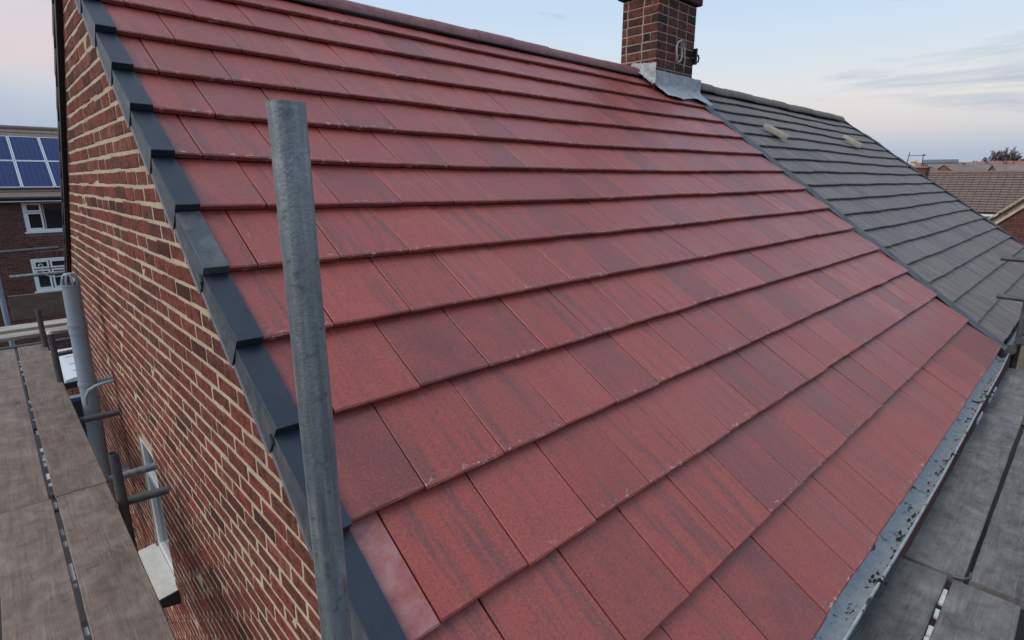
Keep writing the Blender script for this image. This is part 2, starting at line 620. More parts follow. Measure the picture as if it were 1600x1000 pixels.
def m_solar():
    t = NT('solar_cells')
    br = t.new('ShaderNodeTexBrick')
    br.offset = 0
    br.inputs['Scale'].default_value = 1
    br.inputs['Brick Width'].default_value = .13
    br.inputs['Row Height'].default_value = .155
    br.inputs['Mortar Size'].default_value = .006
    br.inputs['Color1'].default_value = (.005, .016, .085, 1)
    br.inputs['Color2'].default_value = (.006, .020, .105, 1)
    br.inputs['Mortar'].default_value = (.05, .06, .09, 1)
    t.link(t.coords('Object'), br.inputs['Vector'])
    return t.out(br.outputs['Color'], .32, 0, .22)


def m_leaf_twigs():
    return plain('bare_twig_bark', (.10, .085, .08), .9, 0, .3, 5)


def m_ground():
    t = NT('tarmac_and_verge')
    v = t.coords('Object')
    base = t.ramp(t.noise(v, .08, 5, .6), [(.40, (.034, .034, .036)), (.55, (.045, .044, .043)), (.66, (.04, .05, .025))])
    t.bump(t.noise(v, 30, 3), .3, .02)
    return t.out(base, .9, 0, .2)


M = dict(
    red=m_tile_red(), pale=m_tile_pale(), grey=m_tile_grey(),
    brick=m_brick('gable_brick', (.135, .048, .038), (.275, .064, .046), (.190, .068, .050)),
    cbrick=m_brick('chimney_brick', (.050, .032, .030), (.19, .052, .036), (.075, .037, .032), .3),
    fbrick=m_brick('far_brick', (.135, .055, .045), (.19, .068, .052), (.10, .05, .044), .5, .9, .3),
    mortar=m_mortar('sandy_mortar', (.50, .41, .295)), cmortar=m_mortar('grey_mortar', (.31, .25, .195)),
    fmortar=m_mortar('far_mortar', (.22, .18, .15)),
    under=plain('black_underlay', (.008, .0075, .0075), .95), verge=m_verge(), vdusty_lit=m_verge_dusty_lit(),
    galv=m_galv(), dtube=m_rust_tube(), lead=m_lead(), gutter=m_gutter(), glass=m_glass(), solar=m_solar(),
    wood=m_wood('weathered_board_brown', (.100, .076, .064), (.225, .182, .156), 'y'),
    wood2=m_wood('weathered_board_grey', (.066, .062, .060), (.205, .196, .188), 'x'),
    wood3=m_wood('pale_new_board', (.24, .205, .175), (.38, .34, .30), 'x'),
    toe=m_wood('brown_toe_board', (.10, .072, .056), (.17, .125, .10), 'x'),
    black=plain('black_stained_timber', (.011, .010, .010), .55), pvc=plain('grey_plastic_pipe', (.245, .295, .35), .42, 0, .10, 6, .05),
    white=plain('white_window_plastic', (.72, .74, .76), .35, 0, .06, 5, .03), offw=plain('off_white_sill', (.62, .62, .58), .5, 0, .12, 14, .1),
    dark=plain('dark_interior_and_shade', (.012, .012, .014), .8), cream=plain('cream_trim', (.45, .39, .29), .7),
    ridge_r=plain('red_ridge_tile', (.21, .085, .085), .62, 0, .3, 14, .4), ridge_g=plain('grey_ridge_tile', (.150, .122, .108), .75, 0, .35, 12, .4),
    brown=plain('brown_roof_tile', (.155, .108, .092), .75, 0, .22, 5, .3), far_red=plain('far_red_roof', (.27, .105, .085), .8, 0, .25, .5, .1),
    far_brown=plain('far_brown_roof', (.185, .145, .13), .85, 0, .25, .5, .1), far_wall=plain('far_brick_wall', (.19, .10, .075), .9, 0, .3, .6, .1),
    alu=plain('aluminium_frame', (.62, .64, .66), .35, .6, .05, 5, .03), strip=plain('dark_bonding_gutter', (.055, .068, .075), .5, 0, .35, 9, .2),
    dirt=plain('moss_and_dirt', (.035, .026, .020), .95, 0, .4, 60, .5), pale_bit=plain('pale_rough_bits', (.52, .54, .55), .8, 0, .25, 60, .4),
    clay=plain('cream_clay_vent', (.36, .31, .25), .8, 0, .2, 20, .3), van=plain('white_van_paint', (.58, .62, .66), .3, 0, .06, 3, .02),
    orange=plain('orange_board', (.42, .13, .06), .6, 0, .2, 9, .05), blue=plain('blue_band', (.03, .06, .19), .5), ink=plain('black_lettering', (.015, .012, .012), .6),
    cable=plain('pale_cable', (.50, .50, .48), .5, 0, .1, 20, .05), twig=m_leaf_twigs(), ground=m_ground(),
    pave=plain('concrete_paving', (.20, .195, .185), .9, 0, .25, 2, .3), curtain=plain('brown_curtain', (.055, .045, .045), .9, 0, .25, 6, .1),
)

# ------------------------------------------------------------------ ground
g = MB().add([(-400, -400, -5.25), (1600, -400, -5.25), (1600, 900, -5.25), (-400, 900, -5.25)], [(0, 1, 2, 3)]).build('ground', M['ground'])
tag(g, kind='structure')
g = MB().box(-3.5, .2, -4, 4, -5.3, -5.2).build('path', M['pave'])
tag(g, kind='structure')

# ------------------------------------------------------------------ the red-roofed house
TH = math.radians(36.02)
CT, ST = math.cos(TH), math.sin(TH)
G = .345                       # tile gauge
TOPK = 14.0                    # courses to the ridge
RIDGE_Y, RIDGE_Z = TOPK * G * CT, TOPK * G * ST


def sag(u, k):
    a = max(0.0, min(1.0, (u - .25) / 6.3))
    prof = math.sin(math.pi * a ** .78)
    return -.036 * prof * math.exp(-((k - 8.6) / 2.7) ** 2) + .012 * math.exp(-(k / 1.4) ** 2) * prof + .003 * math.sin(u * 2.3 + k * 1.7)


def rp(u0, k, n=0.0, sagged=True):
    """point on the front roof slope: u0 along the eaves, k courses up, n above the tile line"""
    u = u0 + k * (.005 + .0033 * u0)
    s = k * G
    n += sag(u, k) if sagged else 0
    return Vector((u, s * CT - n * ST, s * ST + n * CT))


house = thing('terraced_house', (3.3, 3.9, -5.2), 'brick house with a new red tiled roof filling the foreground', 'house')

# gable wall: mortar body with the window opening, then bricks
WX = .205
EAVE_IN, REAR = .12, 2 * RIDGE_Y - .12
WIN = (3.70, 4.26, -1.30, -.30)
ztop = lambda y: (min(y, 2 * RIDGE_Y - y)) * math.tan(TH) - .085
mb = MB()
bx0 = WX + .0018
y0, y1, z0, z1 = WIN


def slab(pts):
    mb.prism([(bx0, y, z) for y, z in pts][::-1], (.22, 0, 0))


slab([(EAVE_IN, -5.2), (y0, -5.2), (y0, ztop(y0)), (EAVE_IN, ztop(EAVE_IN))])
slab([(y0, -5.2), (y1, -5.2), (y1, z0), (y0, z0)])
slab([(y0, z1), (y1, z1), (y1, ztop(y1)), (RIDGE_Y, ztop(RIDGE_Y)), (y0, ztop(y0))])
slab([(y1, -5.2), (REAR, -5.2), (REAR, ztop(REAR)), (y1, ztop(y1))])
wall = mb.build('gable_wall', M['mortar'], house)
mb = MB()
mb.box(bx0 + .22, 6.6, .20, .42, -5.2, -.06)
mb.build('front_wall', M['fbrick'], house)
MB().box(bx0 + .22, 6.6, REAR - .22, REAR - .02, -5.2, -.06).build('rear_wall', M['fbrick'], house)

PX, PZ = .230, .078
BL, BH = .220, .0665


def brick_mesh(L, H, D, seed, axis='y'):
    r = random.Random(seed)
    j = lambda a: r.uniform(-a, a)
    b = MB()
    # front face grid 4 x 2 with soft uneven arrises
    vs = []
    cols, rows = 4, 3
    cf = (0, min(.035, .004 / L * 2), r.uniform(.4, .6), 1 - .008 / L, 1)
    rf = (0, .10, .90, 1)
    for i in range(rows + 1):
        for q in range(cols + 1):
            ex = q in (0, cols) or i in (0, rows)
            vs.append((.0036 + j(.0012) if ex else -.0006 + j(.0008), cf[q] * L + (j(.0022)), rf[i] * H + j(.0016)))
    n = len(vs)
    fs = []
    for i in range(rows):
        for q in range(cols):
            a = i * (cols + 1) + q
            fs.append((a + 1, a, a + cols + 1, a + cols + 2))
    vs += [(D, 0, 0), (D, L, 0), (D, L, H), (D, 0, H)]
    c0, c1, c2, c3 = 0, cols, n - 1, n - 1 - cols
    bot = list(range(0, cols + 1))
    top = list(range(n - 1 - cols, n))
    fs.append(tuple(bot) + (n + 1, n))
    fs.append(tuple(reversed(top)) + (n + 3, n + 2))
    fs.append((c0, n, n + 3, c3, 2 * cols + 2, cols + 1))
    fs.append((c1, 2 * cols + 1, 3 * cols + 2, c2, n + 2, n + 1))
    return b.add(vs, fs)


brick_var = [brick_mesh(BL, BH, .09, s) for s in range(8)]
brick_me = [b.mesh('brick', M['brick']) for b in brick_var]
spots = []
row0 = int(-2.9 / PZ)
for r in range(row0, int(RIDGE_Z / PZ) + 1):
    zb = r * PZ + .0105
    off = (r % 2) * PX / 2
    q = 0
    y = EAVE_IN - PX + off + .01
    while y < REAR:
        spots.append((y + R.uniform(-.003, .003), zb + R.uniform(-.003, .003), r))
        y += PX
good, cut = [], []
for (y, z, r) in spots:
    a, b = y, y + BL
    zt = z + BH
    # verge limit on both slopes at brick-top height, window and ends
    lo = max(EAVE_IN, (zt + .085) / math.tan(TH) if zt > -.08 else EAVE_IN)
    hi = min(REAR, 2 * RIDGE_Y - lo)
    a2, b2 = max(a, lo), min(b, hi)
    if zt > z0 and z < z1:
        if a2 < y1 and b2 > y0:
            if a2 < y0:
                b2 = min(b2, y0)
            elif b2 > y1:
                a2 = max(a2, y1)
            else:
                continue
    if b2 - a2 < .02:
        continue
    (good if (b2 - a2) > BL - .004 else cut).append((y, a2, b2, z))
# the bricks that show largest are the nearest whole ones in view
inv = cam.matrix_world.inverted()


def pix(p):
    q = inv @ Vector(p)
    if q.z > -.01:
        return None
    return 800 + 860.04 * q.x / -q.z, 500 - 860.04 * q.y / -q.z


def area(b):
    y, z = b[0], b[3]
    ps = [pix((WX, y, z)), pix((WX, y + BL, z)), pix((WX, y + BL, z + BH)), pix((WX, y, z + BH))]
    if any(p is None for p in ps):
        return 0
    cx, cy = sum(p[0] for p in ps) / 4, sum(p[1] for p in ps) / 4
    if not (60 < cx < 560 and -10 < cy < 1010) or (490 < cx and cy > 600):
        return 0
    # hidden behind the boards
    if cx < 90 + (cy - 540) * .39 and cy > 540:
        return 0
    return abs(sum(ps[i][0] * ps[(i + 1) % 4][1] - ps[(i + 1) % 4][0] * ps[i][1] for i in range(4))) / 2


good.sort(key=area, reverse=True)
NB = 215
for i, (y, a, b, z) in enumerate(good[:NB]):
    mw = Matrix.Translation((WX + R.uniform(-.002, .002), y, z)) @ Matrix.Rotation(R.uniform(-.006, .006), 4, 'X')
    link('brick', brick_me[R.randrange(8)], wall, mw)
mb = MB()
for (y, a, b, z) in good[NB:]:
    src = brick_var[R.randrange(8)]
    dx = WX + R.uniform(-.002, .002)
    mb.add([(v[0] + dx, v[1] + y, v[2] + z) for v in src.v], src.f)
for (y, a, b, z) in cut:
    mb.cbox(WX + R.uniform(-.001, .002), WX + .09, a + .001, b - .001, z, z + BH, .003)
tag(mb.build('small_bricks', M['brick'], wall), kind='stuff')

# gable window
wf = MB()
fx0, fx1 = WX + .012, WX + .075
wf.cbox(fx0, fx1, y0 + .002, y0 + .06, z0 + .002, z1 - .002, .004)
wf.cbox(fx0, fx1, y1 - .06, y1 - .002, z0 + .002, z1 - .002, .004)
wf.cbox(fx0 + .001, fx1 - .001, y0 + .06, y1 - .06, z0 + .002, z0 + .065, .004)
wf.cbox(fx0 + .001, fx1 - .001, y0 + .06, y1 - .06, z1 - .065, z1 - .002, .004)
wf.cbox(fx0 + .001, fx1 - .001, y0 + .06, y1 - .06, z1 - .34, z1 - .29, .004)
window = wf.build('window', M['white'], house)
MB().box(fx0 + .03, fx0 + .036, y0 + .058, y1 - .058, z0 + .06, z1 - .06).build('pane', M['glass'], window)
sl = MB()
sl.prism([(WX + .01, y0 - .10, z0 - .05), (.085, y0 - .10, z0 - .065), (.085, y0 - .10, z0 - .012), (WX + .01, y0 - .10, z0 + .004)], (0, y1 - y0 + .16, 0))
sl.build('sill', M['offw'], window)
MB().prism([(WX - .002, y0 - .112, z0 - .10), (.082, y0 - .112, z0 - .075), (.082, y0 - .112, z0 - .008), (WX - .002, y0 - .112, z0 + .008)], (0, .012, 0)).build('sill_end_cap', M['black'], window)

# roof deck (dark underlay below the tiles), both slopes
mb = MB()
W0 = 6.37
NU, NK = 24, 15


def deck_u(i):
    return .21 + (W0 - .215) * i / NU


vs, fs = [], []
for k in range(NK):
    for i in range(NU + 1):
        vs.append(rp(deck_u(i), min(k, 14) if k < 14 else TOPK, -.062))
for k in range(NK - 1):
    for i in range(NU):
        a = k * (NU + 1) + i
        fs.append((a, a + 1, a + NU + 2, a + NU + 1))
mb.add(vs, fs)
mb.add([(WX + .005, RIDGE_Y, RIDGE_Z - .075), (6.55, RIDGE_Y, RIDGE_Z - .075), (6.55, 2 * RIDGE_Y + .12, -.11), (WX + .005, 2 * RIDGE_Y + .12, -.11)], [(0, 1, 2, 3)])
roof = mb.build('roof', M['under'], house)
# the rear slope is out of sight: one plain covering under the ridge
mb = MB()
mb.prism([(.20, RIDGE_Y + .02, RIDGE_Z - .03), (.20, 2 * RIDGE_Y + .15, -.07), (.20, 2 * RIDGE_Y + .15, -.045), (.20, RIDGE_Y + .02, RIDGE_Z - .005)], (6.4, 0, 0))
mb.build('rear_slope_covering', M['red'], roof)

# red tiles
TW = .32
TL = .405
DROP = .033


def tile_mesh(w, seed, th=.026, L=TL, drop=DROP, segs=6, rag=.0016, gauge=G, ease=.0015):
    """flat tile: worn lower edge, eased sides, tapering under the course above"""
    r = random.Random(seed)
    j = lambda a: r.uniform(-a, a)
    e = min(ease, w * .1)
    us = [0, e] + [e + (w - 2 * e) * i / (segs - 2) for i in range(1, segs - 2)] + [w - e, w]
    n = len(us)
    low = [-.0016 if i in (0, n - 1) else 0 for i in range(n)]
    f = [j(rag) for _ in range(n)]
    vs = [(us[i], f[i] + .004, -th) for i in range(n)]
    vs += [(us[i], f[i] + j(.0006), -.0050 + low[i]) for i in range(n)]
    vs += [(us[i], f[i] + .006 + j(.0012), -.0005 + low[i] + j(.0006)) for i in range(n)]
    zb = -drop * L / gauge
    vs += [(0, L, zb - .0016), (e, L, zb), (w - e, L, zb), (w, L, zb - .0016), (0, L, zb - th), (w, L, zb - th)]
    B = 3 * n
    fs = []
    for q in range(2):
        for i in range(n - 1):
            a = q * n + i
            fs.append((a, a + 1, a + n + 1, a + n))
    fs.append((2 * n, 2 * n + 1, B + 1, B))
    fs.append((3 * n - 2, 3 * n - 1, B + 3, B + 2))
    fs.append(tuple(range(2 * n + 1, 3 * n - 1)) + (B + 2, B + 1))
    fs.append((0, n, 2 * n, B, B + 4))
    fs.append((n - 1, B + 5, B + 3, 3 * n - 1, 2 * n - 1))
    fs.append((B, B + 1, B + 2, B + 3, B + 5, B + 4))
    return MB().add(vs, fs)


tile_red = [tile_mesh(TW - .0056, s).mesh('roof_tile', M['red']) for s in range(7)]


def frame(u0, k, w, fn):
    """matrix of a tile whose lower left corner is at (u0, k)"""
    p = fn(u0, k)
    ex = (fn(u0 + w, k) - p).normalized()
    ey = (fn(u0 + w * .5, k + 1) - fn(u0 + w * .5, k))
    ey = (ey - ex * ey.dot(ex)).normalized()
    ez = ex.cross(ey)
    return Matrix(((ex.x, ey.x, ez.x, p.x), (ex.y, ey.y, ez.y, p.y), (ex.z, ey.z, ez.z, p.z), (0, 0, 0, 1)))


CH = (5.84, 6.71, 3.60, 4.12)       # chimney footprint
for k in range(14):
    first = .318 if k % 2 == 0 else .465
    u_edges = [.185]
    u = first
    while u < W0 - .06:
        u_edges.append(u)
        u += TW
    u_edges.append(W0)
    if k == 13:
        u_edges = [e for e in u_edges if e < 5.45] + [5.62]
    for i in range(len(u_edges) - 1):
        a, b = u_edges[i], u_edges[i + 1]
        fn = lambda uu, kk, kb=k: rp(uu, kk)
        mw = frame(a, k, b - a, fn)
        jit = Matrix.Translation((0, R.uniform(-.003, .003), R.uniform(-.0006, .0006))) @ Matrix.Rotation(R.uniform(-.0016, .0016), 4, 'Y') @ Matrix.Rotation(R.uniform(-.002, .002), 4, 'Z')
        scl = 1 + .0033 * k
        whole = abs((b - a) - TW) < .002
        if whole and k < 13:
            me = tile_red[R.randrange(7)]
        else:
            pale = (i == 0 and k == 2)
            me = tile_mesh(b - a - .0056, 100 + k * 40 + i, L=TL if k < 13 else G - .02).mesh('roof_tile', M['pale'] if pale else M['red'])
        o = link('roof_tile', me, roof, mw @ jit @ Matrix.Diagonal((scl, 1, 1, 1)))
        if i == 0 and k == 2:
            o['label'] = 'pale cut verge tile with pinkish cement bloom'

# verge caps, one to a course, front and rear slope
CAPW0, CAPW1 = .130, .212


def verge_cap(fn, name, mats, jag=False, flip=False, notch=0):
    """fn(u, k, n) gives points; cap covers k = 0 .. 1.16"""
    t, fl, e = .016, .112, .030
    k0, k1 = -.035, 1.12
    ou, iu = CAPW0, CAPW1
    n0, n1 = t, t - DROP * 1.1 - .004
    A = [fn(ou, k0, n0), fn(iu, k0, n0), fn(iu, k1, n1), fn(ou, k1, n1)]                  # top plate
    B = [fn(ou, k0, n0 - e), fn(iu, k0, n0 - e)]                                          # front lip
    F = [fn(ou - .006, k0 - .02, n0 - fl), fn(ou + .002, k1, n1 - fl + .050)]              # flange foot
    Fi = [fn(ou + .004, k0 - .02, n0 - fl), fn(ou + .006, k1, n1 - fl + .050)]
    Rr = [fn(ou - .011, k0 - .02, n0 - fl - .005), fn(ou - .003, k1, n1 - fl + .045)]       # little rolled drip edge
    mb = MB()
    c = .004
    A2 = [fn(ou + c, k0 + .008, n0 + .001), fn(iu, k0 + .008, n0 + .001)]
    mb.quad(A2[0], A2[1], A[2], A[3], 0)
    mb.quad(A[0], A[1], A2[1], A2[0], 0)
    mb.add([A[0], A2[0], A[3]], [(0, 1, 2)], 0)
    mb.add([A[0], A[3], F[1], F[0]], [(0, 1, 2, 3)], 1)
    mb.quad(B[0], B[1], A[1], A[0], 0)
    mb.quad(A[1], B[1], fn(iu, k1, n1 - e), A[2], 0)
    mb.add([F[0], F[1], Rr[1], Rr[0]], [(0, 1, 2, 3)], 1)
    mb.add([Rr[0], Rr[1], Fi[1], Fi[0]], [(0, 1, 2, 3)], 1)
    mb.quad(A[0], F[0], Fi[0], B[0], 0)
    # flange end web, turned in
    mb.quad(B[0], Fi[0], fn(ou + .022, k0 + .03, n0 - fl * .55), fn(ou + .022, k0, n0 - e), 0)
    if jag:      # small tooth where the next unit clips on
        mb.prism([fn(ou - .003, 1.00, n1 + .004), fn(ou - .003, .93, n1 - .012), fn(ou - .003, .95, n1 - .03), fn(ou - .003, 1.04, n1 - .02)], fn(ou - .007, 1, 0) - fn(ou, 1, 0), 1)
    return mb


sepm = Matrix.Identity(4)
for k in range(14):
    fn = lambda u, kk, n, kb=k: rp(u, kb + kk, n)
    dusty = k in (6,)
    mats = [M['vdusty_lit'], M['vdusty_lit']] if dusty else [M['verge'], M['vdusty_lit']]  # flanges take the paler plastic: light from the side put into their colour
    if k == 13:
        fn = lambda u, kk, n, kb=k: rp(u, kb + min(kk, .98), n)
    o = verge_cap(fn, 'verge_cap', mats, jag=k in (3, 5)).build('verge_cap', mats, house)
    if dusty:
        o['label'] = 'dusty scraped verge cap'
for k in range(14):
    def fr(u, kk, n, kb=k):
        kk = min(kb + kk, 13.98)
        p = rp(u, kk, n, False)
        return Vector((p.x * 0 + u + .045, 2 * RIDGE_Y - p.y, p.z))
    verge_cap(fr, 'verge_cap', None).build('verge_cap', [M['black'], M['black']], house)
# black bargeboard below the rear verge
MB().prism([(.172, RIDGE_Y + .08, ztop(RIDGE_Y + .08) + .05), (.172, 2 * RIDGE_Y + .10, -.105), (.172, 2 * RIDGE_Y + .10, -.25), (.172, RIDGE_Y + .08, ztop(RIDGE_Y + .08) - .10)], (.033, 0, 0)).build('bargeboard', M['black'], house)

# ridge tiles
RL = .49


def ridge_mesh(mat, L=RL - .004, w=.125, hgt=.056):
    mb = MB()
    prof = []
    for i in range(13):
        a = math.pi * i / 12
        prof.append((-math.cos(a) * w, math.sin(a) ** .8 * hgt - abs(math.cos(a)) ** 3 * .052))
    th = .014
    n = len(prof)
    vs = [(x, p, z) for x in (0, L) for p, z in prof] + [(x, p * .93, z - th) for x in (0, L) for p, z in prof]
    fs = []
    for i in range(n - 1):
        fs.append((i + 1, i, n + i, n + i + 1))
        fs.append((2 * n + i, 2 * n + i + 1, 3 * n + i + 1, 3 * n + i))
        fs.append((i, i + 1, 2 * n + i + 1, 2 * n + i))
        fs.append((n + i + 1, n + i, 3 * n + i, 3 * n + i + 1))
    fs += [(0, 2 * n, 3 * n, n), (n - 1, 2 * n - 1, 4 * n - 1, 3 * n - 1)]
    return mb.add(vs, fs)


rme = ridge_mesh(M['ridge_r']).mesh('ridge_tile', M['ridge_r'])
for i in range(12):
    x = .24 + .05 + i * RL
    L = CH[0] - x
    if L <= 0:
        break
    me = rme
    if L < RL:
        me = ridge_mesh(M['ridge_r'], L + .08).mesh('ridge_tile', M['ridge_r'])
    z = RIDGE_Z - .030 + .005 * math.sin(i * 1.3)
    o = link('ridge_tile', me, house, Matrix.Translation((x, RIDGE_Y, z)) @ Matrix.Rotation(R.uniform(-.006, .006), 4, 'Y'))
    cl = MB()
    cl.box(x - .016, x + .012, RIDGE_Y - .02, RIDGE_Y + .02, z + .052, z + .066)
    cl.path([(x - .003, RIDGE_Y - math.cos(a) * .128, z + math.sin(a) ** .8 * .058 - abs(math.cos(a)) ** 3 * .052) for a in [math.pi * q / 12 for q in range(1, 12)]], .006, 6)
    cl.build('union_clip', M['black'], o)
MB().prism([(.25, RIDGE_Y - .02, RIDGE_Z - .004), (.25, RIDGE_Y - .134, RIDGE_Z - .096), (.25, RIDGE_Y - .134, RIDGE_Z - .086), (.25, RIDGE_Y - .02, RIDGE_Z + .012)][::-1], (5.7, 0, 0)).build('ridge_roll', M['under'], house)

# chimney
cx0, cx1, cy0, cy1 = CH
chim = MB().box(cx0 + .004, cx1 - .004, cy0 + .004, cy1 - .004, 1.9, 3.64).build('chimney', M['cmortar'], house)
cbl = [brick_mesh(.2, .064, .09, 50 + s) for s in range(4)]


def lay(run0, run1, off):
    out = []
    a = run0 - off
    while a < run1 - .02:
        s, e = max(a, run0), min(a + .215, run1)
        if e - s > .03:
            out.append((s, e))
        a += .226
    return out


for r in range(16):
    z = 2.06 + r * .0985
    if z > 3.57:
        break
    for face in ('side', 'front'):
        if face == 'front':
            run = lay(cx0 if r % 2 else cx0 + .105, cx1, 0 if r % 2 else .113)
        else:
            run = lay(cy0 if r % 2 == 0 else cy0 + .105, cy1, 0 if r % 2 == 0 else .113)
        for s, e in run:
            if (face == 'front' and z < 2.5) or (face == 'side' and z < 2.62):
                continue
            b = brick_mesh(e - s - .006, .086, .095, R.randrange(10 ** 6))
            me = b.mesh('brick', M['cbrick'])
            if face == 'side':
                mw = Matrix.Translation((cx0 + R.uniform(-.002, .002), s, z))
            else:
                mw = Matrix.Translation((e - .006, cy0 + R.uniform(-.002, .002), z)) @ Matrix.Rotation(math.pi / 2, 4, 'Z')
            link('brick', me, chim, mw)
cap = MB()
cap.cbox(cx0 - .05, cx1 + .05, cy0 - .05, cy1 + .05, 3.66, 3.74, .008)
cap.cbox(cx0 - .02, cx1 + .02, cy0 - .02, cy1 + .02, 3.741, 3.82, .008)
cap.build('capping', M['cbrick'], chim)

# lead round the chimney foot
def crumple(fn, nu, nv, amp, seed):
    r = random.Random(seed)
    vs = [fn(i / nu, q / nv) + Vector((r.uniform(-amp, amp) * .4, r.uniform(-amp, amp), r.uniform(-amp, amp))) for q in range(nv + 1) for i in range(nu + 1)]
    fs = [(q * (nu + 1) + i, q * (nu + 1) + i + 1, (q + 1) * (nu + 1) + i + 1, (q + 1) * (nu + 1) + i) for q in range(nv) for i in range(nu)]
    n = len(vs)
    return MB().add(vs, fs)


zr = lambda y: y * math.tan(TH)


def apron(a, b):
    x = cx0 + .0 + a * (cx1 - cx0 + .22)
    if b < .35:
        return Vector((x, cy0 - .012, zr(cy0) + .02 + .17 * (1 - b / .35)))
    t = (b - .35) / .65
    y = cy0 - .012 - t * (.19 + .03 * math.sin(a * 9))
    return Vector((x, y, zr(y) + .028 + .012 * math.sin(a * 12) * t))


o = crumple(apron, 26, 12, .0035, 3).build('lead_apron', M['lead'], chim, True)


def soaker(a, b):
    y = cy0 - .02 + a * .50
    zb = min(zr(y), 2 * RIDGE_Z - zr(y)) + .02
    h = max(.05, .24 - .31 * a)
    if b < .6:
        return Vector((cx0 - .014, y, zb + .02 + h * (1 - b / .6)))
    t = (b - .6) / .4
    return Vector((cx0 - .014 - t * .07, y, zb + .030 - .01 * t))


crumple(soaker, 18, 8, .004, 5).build('lead_soaker', M['lead'], chim, True)

# coiled cable and a bracket on the chimney
mb = MB()
cc = Vector((6.30, cy0 - .022, 3.07))
for q in range(4):
    cc2 = cc + Vector((R.uniform(-.01, .01), -.006 * q, R.uniform(-.008, .008)))
    ra, rb = .068 + R.uniform(-.006, .006), .122 + R.uniform(-.01, .008)
    mb.path([cc2 + Vector((math.cos(t) * ra, .006 * math.sin(3 * t), math.sin(t) * rb)) for t in [2 * math.pi * i / 28 for i in range(29)]], .0055, 6)
mb.path([cc + Vector(p) for p in ((-.03, -.02, .10), (.02, -.02, .135), (.08, -.015, .12), (.115, -.01, .03), (.15, -.005, -.07), (.16, .012, -.17))], .0055, 6)
tag(mb.build('cable_coil', M['cable'], None, True), 'coil of pale cable hanging on the front face of the brick chimney', 'cable')
mb = MB()
bx, by, bz = cx1 - .01, cy0 - .02, 3.07
mb.box(bx - .10, bx + .01, by - .012, by + .01, bz - .04, bz - .02)
mb.box(bx - .015, bx + .016, by - .03, by + .02, bz - .10, bz + .09)
mb.path([(bx + .012, by - .01, bz + .02), (bx + .05, by - .02, bz + .015), (bx + .075, by - .02, bz - .015), (bx + .06, by - .02, bz - .06), (bx + .03, by - .02, bz - .075)], .011, 6)
tag(mb.build('aerial_bracket', M['black']), 'dark metal aerial bracket on the right corner of the brick chimney', 'bracket')

# bonding gutter between the two roofs
mb = MB()
vs = []
for k in range(57):
    kk = k * 13.6 / 56 - .1
    wv = .004 * math.sin(k * .9)
    vs += [rp(W0 - .012, kk, -.016 + wv), rp(W0 + .035, kk, -.004 + wv), rp(W0 + .060, kk, .010 + wv), rp(W0 + .105, kk, .004 - wv), rp(W0 + .125, kk, -.03)]
fs = [(k * 5 + i, k * 5 + i + 1, k * 5 + 6 + i, k * 5 + 5 + i) for k in range(56) for i in range(4)]
mb.add(vs, fs).build('bonding_gutter', M['strip'], house, True)

# eaves: fascia and gutter
MB().box(.2, 6.6, .055, .08, -.22, -.075).build('fascia', M['offw'], house)
mb = MB()
prof = [(.040, -.040), (.040, -.052), (.030, -.082), (.005, -.098), (-.025, -.102), (-.048, -.092), (-.062, -.072), (-.064, -.048), (-.071, -.044), (-.074, -.050),
        (-.069, -.075), (-.053, -.101), (-.026, -.112), (.006, -.108), (.036, -.088), (.046, -.052), (.046, -.040)]
NX = 70
xs = [.30 + 6.15 * i / NX for i in range(NX + 1)]
vs, fs = [], []
for x in xs:
    wz = .006 * math.sin(x * 1.9) - .004 * (x - .3) + .002 * math.sin(x * 7.3)
    wy = .006 * math.sin(x * 1.3 + .8) + (.018 * ((x - 5.2) / 1.2) ** 2 if x > 5.2 else 0)
    for (py, pz) in prof:
        vs.append((x, py + (wy if py < 0 else 0), pz + wz))
n = len(prof)
for i in range(NX):
    for q in range(n):
        a, b = i * n + q, i * n + (q + 1) % n
        fs.append((a, b, b + n, a + n))
mb.add(vs, fs)
gutter = mb.build('gutter', M['gutter'], house, True)
for x in (2.02, 3.55, 4.86):
    b = MB()
    for (p, q) in zip(prof[6:13], prof[7:14]):
        b.prism([(x - .008, p[0] - .004, p[1] - .006), (x - .008, q[0] - .004, q[1] - .006), (x - .008, q[0] + .002, q[1]), (x - .008, p[0] + .002, p[1])], (.016, 0, 0))
    b.box(x - .006, x + .008, -.096, -.086, -.06, -.040)
    b.build('bracket', M['black'], gutter)
for x in (4.35, 4.9, 5.05):
    MB().cbox(x, x + .20, -.092, -.082, -.115, -.075, .003).build('clip', M['pvc'], gutter)
deb = MB()
r = random.Random(4)
for i in range(150):
    x = r.uniform(.5, 6.3)
    if math.sin(x * 2.7 + 1) + math.sin(x * 6.1) < r.uniform(-.6, .9):
        continue
    py = r.choice([-.050, -.044, -.054, -.03]) + r.uniform(-.008, .008)
    zz = -.099 + .010 * abs(py + .02) / .03 + .006 * math.sin(x * 1.9) - .004 * (x - .3)
    sx, sy = r.uniform(.005, .030), r.uniform(.003, .008)
    a = r.uniform(0, 6.3)
    vs = [(x + math.cos(a + t) * sx * r.uniform(.6, 1.2), py + math.sin(a + t) * sy * r.uniform(.6, 1.2), zz) for t in [q * 2 * math.pi / 6 for q in range(6)]]
    vs.append((x, py, zz + r.uniform(.006, .014)))
    deb.add(vs, [(q, (q + 1) % 6, 6) for q in range(6)])
tag(deb.build('moss_debris', M['dirt']), 'dark moss and dirt lying in the grey eaves gutter', 'debris', kind='stuff')

